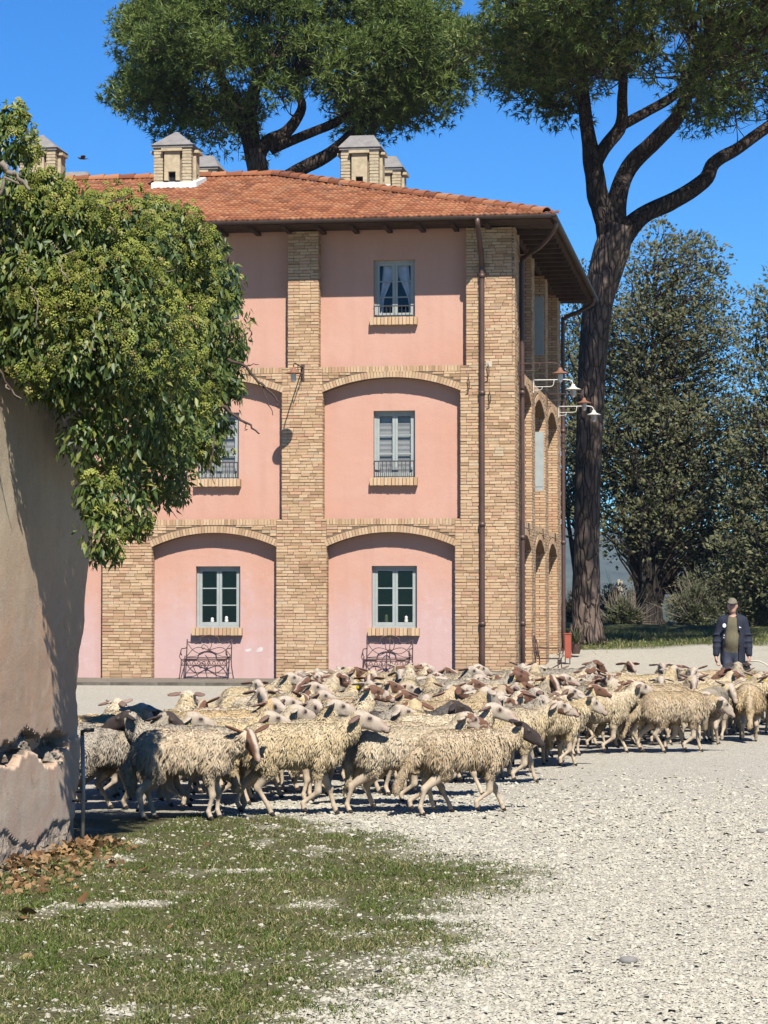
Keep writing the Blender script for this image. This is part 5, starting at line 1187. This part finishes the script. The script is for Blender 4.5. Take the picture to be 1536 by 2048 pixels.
# front rank, by where their feet stand
sh_feet(222, 1622, 20, 'lookr', 'dark', 'g', label='grey fleeced dark eared sheep in ivy shade beside the old wall')
sh_feet(376, 1640, -4, 'lowr', 'brown', 't', label='shaggy tan sheep with brown blazed face turned down towards camera')
sh_feet(590, 1632, 3, 'fwd', 'white', 'c', sc=.97, label='large cream sheep striding right with pale face in profile, front of flock')
sh_feet(790, 1612, -6, 'low', 'allbrown', 't', label='shaggy sheep with head hidden behind the dark headed long tailed one')
sh_feet(935, 1628, 24, 'tail', 'dark', 't', sc=.90, label='dark headed sheep with long woolly tail leading the front rank on gravel')
sh_feet(1105, 1536, 34, 'tail', 'white', 'c', sc=.90, label='sheep walking away with a long hanging tail, next right of the dark headed one')
sh_feet(1195, 1508, 12, 'fwd2', 'white', 'c', label='shaggy cream sheep between the long tailed sheep and the big golden one')
sh_feet(1315, 1504, 6, 'low', 'white', 't', sc=1.0, label='big golden fleeced sheep with lowered head at the right front')
sh_feet(1428, 1488, 70, 'shorn', 'white', 'g', label='thin short fleeced sheep facing away right of the golden sheep')
sh_feet(1497, 1482, 84, 'low', 'allbrown', 't', label='sheep seen from behind with brown tail at the right of the flock')
sh_feet(1560, 1470, 100, 'low', 'white', 'c', label='cream sheep cut by the right edge of the picture')
sh_feet(480, 1600, 12, 'fwd2', 'white', 'c', label='cream sheep directly behind the brown faced tan sheep')
sh_feet(690, 1590, 8, 'fwd', 'white', 'g', label='pale sheep whose profile shows just above the large striding one')
sh_feet(180, 1590, 15, 'fwd', 'brown', 't', label='tan sheep partly hidden by the old wall')
sh_feet(1010, 1568, 8, 'fwd', 'spotted', 'c', label='cream sheep behind the dark headed one, spotted face')
sh_feet(1400, 1465, 15, 'fwd2', 'brown', 'c', label='brown faced sheep behind the big golden one')
for a in ((390, 1432, 5, 'fwd', 'white', 'c', 'pale faced sheep with yellow ear tag near the wall', True), (545, 1430, 3, 'fwd', 'white', 'c', 'tagged pale sheep in profile above the brown faced tan one', True), (576, 1404, -6, 'fwd2', 'white', 'c', 'pale nosed sheep just behind the tagged profile sheep', False),
          (640, 1408, 8, 'lookr', 'white', 'g', 'pale sheep with a broad brown ear in the second rank', False), (688, 1426, 0, 'up', 'white', 'c', 'pale sheep raising its head above the large striding one', False), (812, 1386, -4, 'fwd', 'brown', 't', 'brown headed sheep with white blaze facing right mid flock', False),
          (745, 1390, 50, 'fwd', 'white', 'c', 'sheep facing away with pale outstretched ears beside the white blazed one', False), (912, 1408, 18, 'fwd', 'dark', 'd', 'dark grey sheep in the middle of the flock', False), (938, 1438, -2, 'fwd2', 'spotted', 'c', 'sheep with brown and white spotted face near the dark one', False),
          (860, 1368, 95, 'up', 'white', 'c', 'sheep with raised head seen from behind, below the right pillar', False), (1008, 1374, 60, 'fwd', 'allbrown', 't', 'brown headed sheep facing away below the house corner', False), (1140, 1378, 5, 'fwd', 'white', 'c', 'tagged pale sheep behind the long tailed walker', True),
          (1325, 1340, -95, 'up', 'white', 'c', 'white faced sheep looking straight at the camera, left of the shepherd', False), (1262, 1338, -80, 'up', 'brown', 'c', 'brown and white faced sheep looking at camera before the cypress', False), (1190, 1340, 25, 'fwd', 'white', 'c', 'pale sheep in the last row before the pine trunk', False), (1400, 1358, -20, 'lookr', 'white', 'c', 'pale sheep with drooping ears below the shepherd', False),
          (1474, 1338, 88, 'up', 'dark', 'c', 'black eared cream sheep facing the shepherd', False), (300, 1420, 12, 'lookl', 'white', 'c', 'cream sheep turning its head away near the old wall', False), (250, 1436, 170, 'fwd2', 'dark', 'g', 'dark eared sheep facing the old wall', False), (1050, 1392, 6, 'fwd2', 'brown', 'c', 'brown faced sheep below the brown downpipe', False), (1440, 1372, 10, 'low', 'white', 't', 'golden backed sheep directly below the shepherd', False)):
    sh_head(*a[:6], label=a[6], tagged=a[7])
def fill():
    poly = [onground(x, y)[:2] for x, y in ((140, 1612), (420, 1606), (700, 1600), (900, 1592), (1010, 1560), (1160, 1512), (1330, 1488), (1536, 1470), (1570, 1446), (1420, 1432), (1190, 1430), (1000, 1434), (640, 1442), (490, 1480), (430, 1540), (140, 1566))]
    pl = np.array(poly); lo, hi = pl.min(0), pl.max(0); rg = random.Random(21)
    def inside(x, y):
        c = False; j = len(pl)-1
        for i in range(len(pl)):
            if (pl[i, 1] > y) != (pl[j, 1] > y) and x < (pl[j, 0]-pl[i, 0])*(y-pl[i, 1])/(pl[j, 1]-pl[i, 1])+pl[i, 0]: c = not c
            j = i
        return c
    zones = [(300, 'below the left bench'), (480, 'right of the left bench'), (640, 'below the middle brick pillar'), (760, 'below the right bench'), (900, 'left of the right pillar'), (1000, 'below the front downpipe'), (1110, 'below the house side wall'), (1220, 'in front of the pine trunk'), (1330, 'in front of the cypress trunk'), (1440, 'left of the shepherd'), (2000, 'right of the shepherd')]
    n = 0; t_ = 0
    while n < 150 and t_ < 40000:
        t_ += 1; y = rg.uniform(lo[1], hi[1]); x = rg.uniform(lo[0], hi[0])
        if not inside(x, y) or math.hypot(x-5.19, y-37.3) < .75: continue
        h = rg.choice((rg.gauss(8, 25), rg.gauss(8, 25), rg.gauss(60, 45), rg.gauss(-55, 40), rg.gauss(20, 60)))
        ok = True
        for (a, b_, hh) in flock:
            dx, dy = x-a, y-b_; th = R((hh+h)/2 if abs(hh-h) < 120 else h); u = dx*math.cos(th)+dy*math.sin(th); v = -dx*math.sin(th)+dy*math.cos(th)
            if (u/.76)**2+(v/.43)**2 < 1: ok = False; break
        if not ok: continue
        face = rg.choice(('white', 'white', 'brown', 'brown', 'allbrown', 'spotted', 'white', 'white') if y > 25 else ('white', 'white', 'brown', 'spotted')); var = rg.choice(('fwd', 'fwd2', 'lookr', 'lookl', 'up', 'lowr', 'low', 'back', 'fwd', 'up')); wool = rg.choice('ccctgc')
        hx, hy = proj((x+.5*math.cos(R(h)), y+.5*math.sin(R(h)), .7)); zone = next(z for k, z in zones if hx < k)
        look = {'fwd': 'looking ahead', 'fwd2': 'walking on', 'lookr': 'looking right', 'lookl': 'looking left', 'up': 'head raised', 'lowr': 'head bowed', 'low': 'head down', 'back': 'looking back'}[var]
        fc = {'white': 'pale faced', 'brown': 'white blazed', 'allbrown': 'brown headed', 'spotted': 'spotted faced', 'dark': 'black headed'}[face]
        row = 'back row' if y > 31 else ('mid flock' if y > 24 else 'near front')
        wl = {'c': 'cream', 't': 'tan', 'g': 'greyish'}[wool]
        oo = sheep(x, y, h, var, face, wool, rg.uniform(.82, .97), f'{wl} {fc} sheep {look}, {row} {zone}', rg.random() < .22); k_ = oo.scale[0]; oo.scale = (k_*rg.uniform(.93, 1.04), k_*(1 if var in ('fwd', 'fwd2', 'up', 'low') and rg.random() < .5 else 1)*rg.uniform(.9, 1.08), k_*rg.uniform(.95, 1.05)); n += 1
    return n
nfill = fill()
same = {}
for o in COL.objects:
    if o.get('category') == 'sheep': same.setdefault(o['label'], []).append(o)
for lb, os_ in same.items():
    if len(os_) in (2, 3):
        os_.sort(key=lambda o: proj(o.location)[0])
        for o, w_ in zip(os_, ('left one', 'right one') if len(os_) == 2 else ('left one', 'middle one', 'right one')): o['label'] = lb+', '+w_

# ------------------------------------------------------------------ the shepherd
def shepherd():
    gp = onground(1466, 1432); rz = R(-9); root = empty('person', (gp[0], gp[1], .0), rz)
    root.scale = (.86, .95, 1.0); tag(root, 'man in khaki cap, open navy jacket and olive sweater, holding a pale stick', 'person')
    s = SDF(.0125, (-.42, -.32, -.01), (.42, .30, 1.80)); SK, SW_, TR, SHO, HR = 0, 1, 2, 3, 4
    for sx in (-1, 1):
        s.cone((sx*.085, 0, .93), (sx*.10, -.02, .50), .098, .072, TR, .03); s.cone((sx*.10, -.02, .50), (sx*.115, .03, .10), .072, .058, TR, .02); s.cone((sx*.115, .04, .05), (sx*.13, -.14, .04), .048, .042, SHO, .015)
    s.ell((0, .01, .95), (.165, .125, .14), TR, .04); s.cone((0, 0, 1.02), (0, .01, 1.33), .15, .155, SW_, .04, (.92, 1.1, 1)); s.ell((.0, -.055, 1.10), (.145, .125, .15), SW_, .04); s.cone((-.14, .01, 1.40), (.14, .01, 1.40), .072, .072, SW_, .05)
    s.cone((0, .0, 1.42), (0, -.015, 1.53), .058, .054, SK, .02); s.ell((0, -.02, 1.625), (.076, .094, .112), SK, .02); s.ell((0, -.055, 1.56), (.052, .05, .05), SK, .02); s.cone((0, -.108, 1.635), (0, -.128, 1.605), .010, .016, SK, .012)
    s.ell((0, -.098, 1.573), (.026, .014, .008), SK, .008)
    for sx in (-1, 1): s.ell((sx*.080, -.005, 1.62), (.012, .024, .034), SK, .008); s.ell((sx*.032, -.098, 1.655), (.026, .014, .008), SK, .01)
    s.ell((0, .025, 1.64), (.078, .082, .095), HR, .01)
    for sx in (-1, 1): s.cone((sx*.19, .01, 1.38), (sx*.25, .02, 1.12), .055, .048, SW_, .03); s.cone((sx*.25, .02, 1.12), (sx*.27, -.05, .90), .045, .032, SK, .02)
    V, Q = s.mesh(); g = s.groups(V); g[(g == SK) & (V[:, 1] < -.07) & (np.abs(V[:, 2]-1.637) < .011) & (np.abs(np.abs(V[:, 0])-.033) < .018)] = HR
    g[(g == SK) & (V[:, 1] < -.09) & (np.abs(V[:, 2]-1.572) < .006) & (np.abs(V[:, 0]) < .028)] = HR
    link('body', np_mesh('body', V, [Q], [M['mskin'], M['sweater'], M['trousers'], M['shoe'], M['hair']], np.sort(g[Q], axis=1)[:, 1], None, True), root)
    # jacket, open in front
    s = SDF(.0125, (-.48, -.34, .74), (.48, .32, 1.56))
    s.cone((0, .02, .84), (0, .02, 1.34), .195, .178, 0, .04, (.9, 1.12, 1)); s.cone((-.15, .015, 1.405), (.15, .015, 1.405), .082, .082, 0, .05); s.ell((0, -.03, 1.08), (.185, .165, .2), 0, .05)
    for sx in (-1, 1):
        s.cone((sx*.185, .01, 1.39), (sx*.262, .025, 1.13), .080, .070, 0, .03); s.cone((sx*.262, .025, 1.13), (sx*.280, -.045, .92), .070, .056, 0, .03)
        for zz in (1.2, 1.1, 1.02): s.ell((sx*.272, -.015, zz), (.062, .062, .010), 0, .03)
    for a in np.linspace(.5, 2*math.pi-.5, 11): s.ell((.085*math.sin(a), .0-.085*math.cos(a)+.01, 1.475+.01*abs(math.sin(a/2))), (.03, .03, .045), 0, .02)
    P = np.stack(np.meshgrid(*[s.lo[i]+s.h*np.arange(s.n[i]) for i in range(3)], indexing='ij'), -1)
    inner = SDF.d_cone(P, np.array((0, .02, .60)), np.array((0, .02, 1.36)), .168, .150, np.array((.92, 1.12, 1))); inner = np.minimum(inner, SDF.d_ell(P, np.array((0, -.05, 1.09)), np.eye(3), np.array((.158, .138, .26)))); inner = np.minimum(inner, SDF.d_cone(P, np.array((0, -.01, 1.36)), np.array((0, -.03, 1.6)), .07, .085, np.ones(3)))
    hw_ = np.interp(P[..., 2], [.7, 1.0, 1.25, 1.42, 1.52], [.135, .125, .098, .072, .06]); op = np.maximum(np.abs(P[..., 0]+.015-(P[..., 2]-1.1)*.05)-hw_, P[..., 1]+.0)
    s.F = np.maximum(s.F, -np.minimum(inner, op)); s.F[:, :, 0] = 1
    V, Q = s.mesh(); jk = link('jacket', np_mesh('jacket', V, [Q], [M['jacket']], None, None, True), root)
    b = MB(); b.lathe([(0, .006), (.030, .006), (.032, 0)], 16, Matrix.Translation((-.135, -.165, 1.335)) @ Matrix.Rotation(math.pi/2, 4, 'X')); b.build('badge', M['badge'], jk)
    b = MB(); b.box((.115, -.172, 1.30), (.150, -.158, 1.312)); b.box((.118, -.172, 1.312), (.130, -.158, 1.322)); b.build('chest_mark', M['badge'], jk)
    b = MB(); b.box((-.145, -.185, 1.185), (-.130, -.165, 1.20)); b.box((-.150, -.185, 1.15), (-.136, -.165, 1.165)); b.build('button', M['badge'], jk)
    # cap
    s = SDF(.006, (-.13, -.25, 1.62), (.13, .14, 1.78)); s.ell((0, -.012, 1.66), (.086, .103, .085), 0, .01); s.F[:, :, :5] = 1
    s.ell((0, -.115, 1.676), (.078, .085, .010), 0, .012, rot_zy(0, 0) @ np.array([[1, 0, 0], [0, math.cos(.25), -math.sin(.25)], [0, math.sin(.25), math.cos(.25)]])); V, Q = s.mesh(); link('cap', np_mesh('cap', V, [Q], [M['cap']], None, None, True), root)
    # hands with five fingers
    for sx in (-1, 1):
        s = SDF(.0035, (-.09, -.10, -.20), (.09, .09, .05)); s.cone((0, 0, .03), (0, 0, -.02), .030, .028, 0, .015, (1, 1, 1)); s.ell((0, -.005, -.055), (.024, .040, .048), 0, .015)
        for k, (y, L) in enumerate(((-.030, .070), (-.010, .080), (.010, .074), (.028, .058))):
            a = np.array((0, y, -.095)); m_ = a+np.array((-sx*.012, y*.12, -L*.45)); e = m_+np.array((-sx*.030, 0, -L*.30)); f = e+np.array((-sx*.026, 0, .012)); s.cone(a+np.array((0, 0, .02)), m_, .0095, .009, 0, .004); s.cone(m_, e, .009, .008, 0, .004); s.cone(e, f, .008, .007, 0, .004)
        s.cone((0, -.032, -.035), (-sx*.012, -.058, -.075), .013, .010, 0, .01); s.cone((-sx*.012, -.058, -.075), (-sx*.028, -.050, -.102), .010, .008, 0, .005)
        V, Q = s.mesh(); V = V+np.array((sx*.281, -.052, .895)); link('hand', np_mesh('hand', V, [Q], [M['mskin']], None, None, True), root)
    Mx = Matrix.Translation((gp[0], gp[1], 0)) @ Matrix.Rotation(rz, 4, 'Z')
    w = lambda p: Mx @ Vector(p)
    b = MB(); c0 = w((.262, -.06, .80)); b.tube([Vector(q)-c0 for q in catmull([w((.05, .16, .78)), w((.262, -.055, .808)), w((.42, -.16, .80)), w((.58, -.24, .70)), w((.60, -.25, .67))], 6)], .011, 8); o = b.build('stick', M['stick'], None, True, loc=c0); tag(o, 'pale curved stick held in the shepherd\'s hand', 'stick')
    c0 = w((.20, -.02, .64)); s = SDF(.01, (-.2, -.15, -.22), (.2, .15, .2)); s.cone((0, 0, .11), (-.03, 0, -.1), .05, .095, 0, .03, (1, 1.5, 1)); s.cone((.02, 0, .05), (.06, 0, -.12), .04, .06, 0, .03, (1, 1.4, 1)); V, Q = s.mesh(); o = link('black_bag', np_mesh('black_bag', V, [Q], [M['black']], None, None, True), None, c0); tag(o, 'small black bag hanging below the hand that holds the stick', 'bag')
shepherd()
# a bird over the roof
p = at(165, 317, 62); root = empty('bird', p, R(200)); tag(root, 'small brown bird flying left of the front chimney', 'bird')
s = SDF(.008, (-.2, -.08, -.08), (.2, .08, .08)); s.cone((-.06, 0, 0), (.06, 0, .005), .025, .03, 0, .015); s.ell((.095, 0, .015), (.024, .02, .02), 0, .01); s.cone((.115, 0, .015), (.135, 0, .01), .008, .003, 0, .004); s.cone((-.06, 0, 0), (-.15, 0, .0), .018, .008, 0, .01, (1, .6, 1.3)); V, Q = s.mesh(); link('body', np_mesh('body', V, [Q], [M['deadtwig']], None, None, True), root)
for sy in (-1, 1):
    b = MB(); b.add([(.05, sy*.02, .01), (.07, sy*.12, .05), (.02, sy*.25, .04), (-.03, sy*.2, .035), (-.05, sy*.1, .03), (-.04, sy*.02, .01), (.05, sy*.02, .002), (.07, sy*.12, .042), (.02, sy*.25, .036), (-.03, sy*.2, .03), (-.05, sy*.1, .022), (-.04, sy*.02, .002)], [(0, 1, 4, 5), (1, 2, 3, 4), (11, 10, 7, 6), (10, 9, 8, 7), (0, 6, 7, 1), (1, 7, 8, 2), (2, 8, 9, 3), (3, 9, 10, 4), (4, 10, 11, 5)]); b.build('wing', M['deadtwig'], root)
# ------------------------------------------------------------------ air
b = MB(); b.box((-1600, -80, -48), (1600, 4200, 240)); hz = b.build('haze', M['glass'], attr=False); hz.data.materials.clear()
hm = bpy.data.materials.new('thin_haze'); hm.use_nodes = True; ht = hm.node_tree; ht.nodes.clear(); ho = ht.nodes.new('ShaderNodeOutputMaterial'); pv = ht.nodes.new('ShaderNodeVolumePrincipled')
pv.inputs['Color'].default_value = (.72, .84, 1, 1); pv.inputs['Density'].default_value = 1.15e-4; pv.inputs['Anisotropy'].default_value = .2; ht.links.new(pv.outputs[0], ho.inputs['Volume']); hz.data.materials.append(hm); hz['kind'] = 'stuff'; hz['label'] = 'thin blue air between the yard and the far hills'
tot = 0
for me in bpy.data.meshes:
    if me.users: ls = np.zeros(len(me.polygons), np.int32); me.polygons.foreach_get('loop_total', ls); tot += int((ls-2).sum())
print('TOTAL TRIS', tot)
print('TRIS pine', n1, n2, 'chips', nc, 'fill', nfill, 'bricks', n_brick[0], 'tiles', nt)
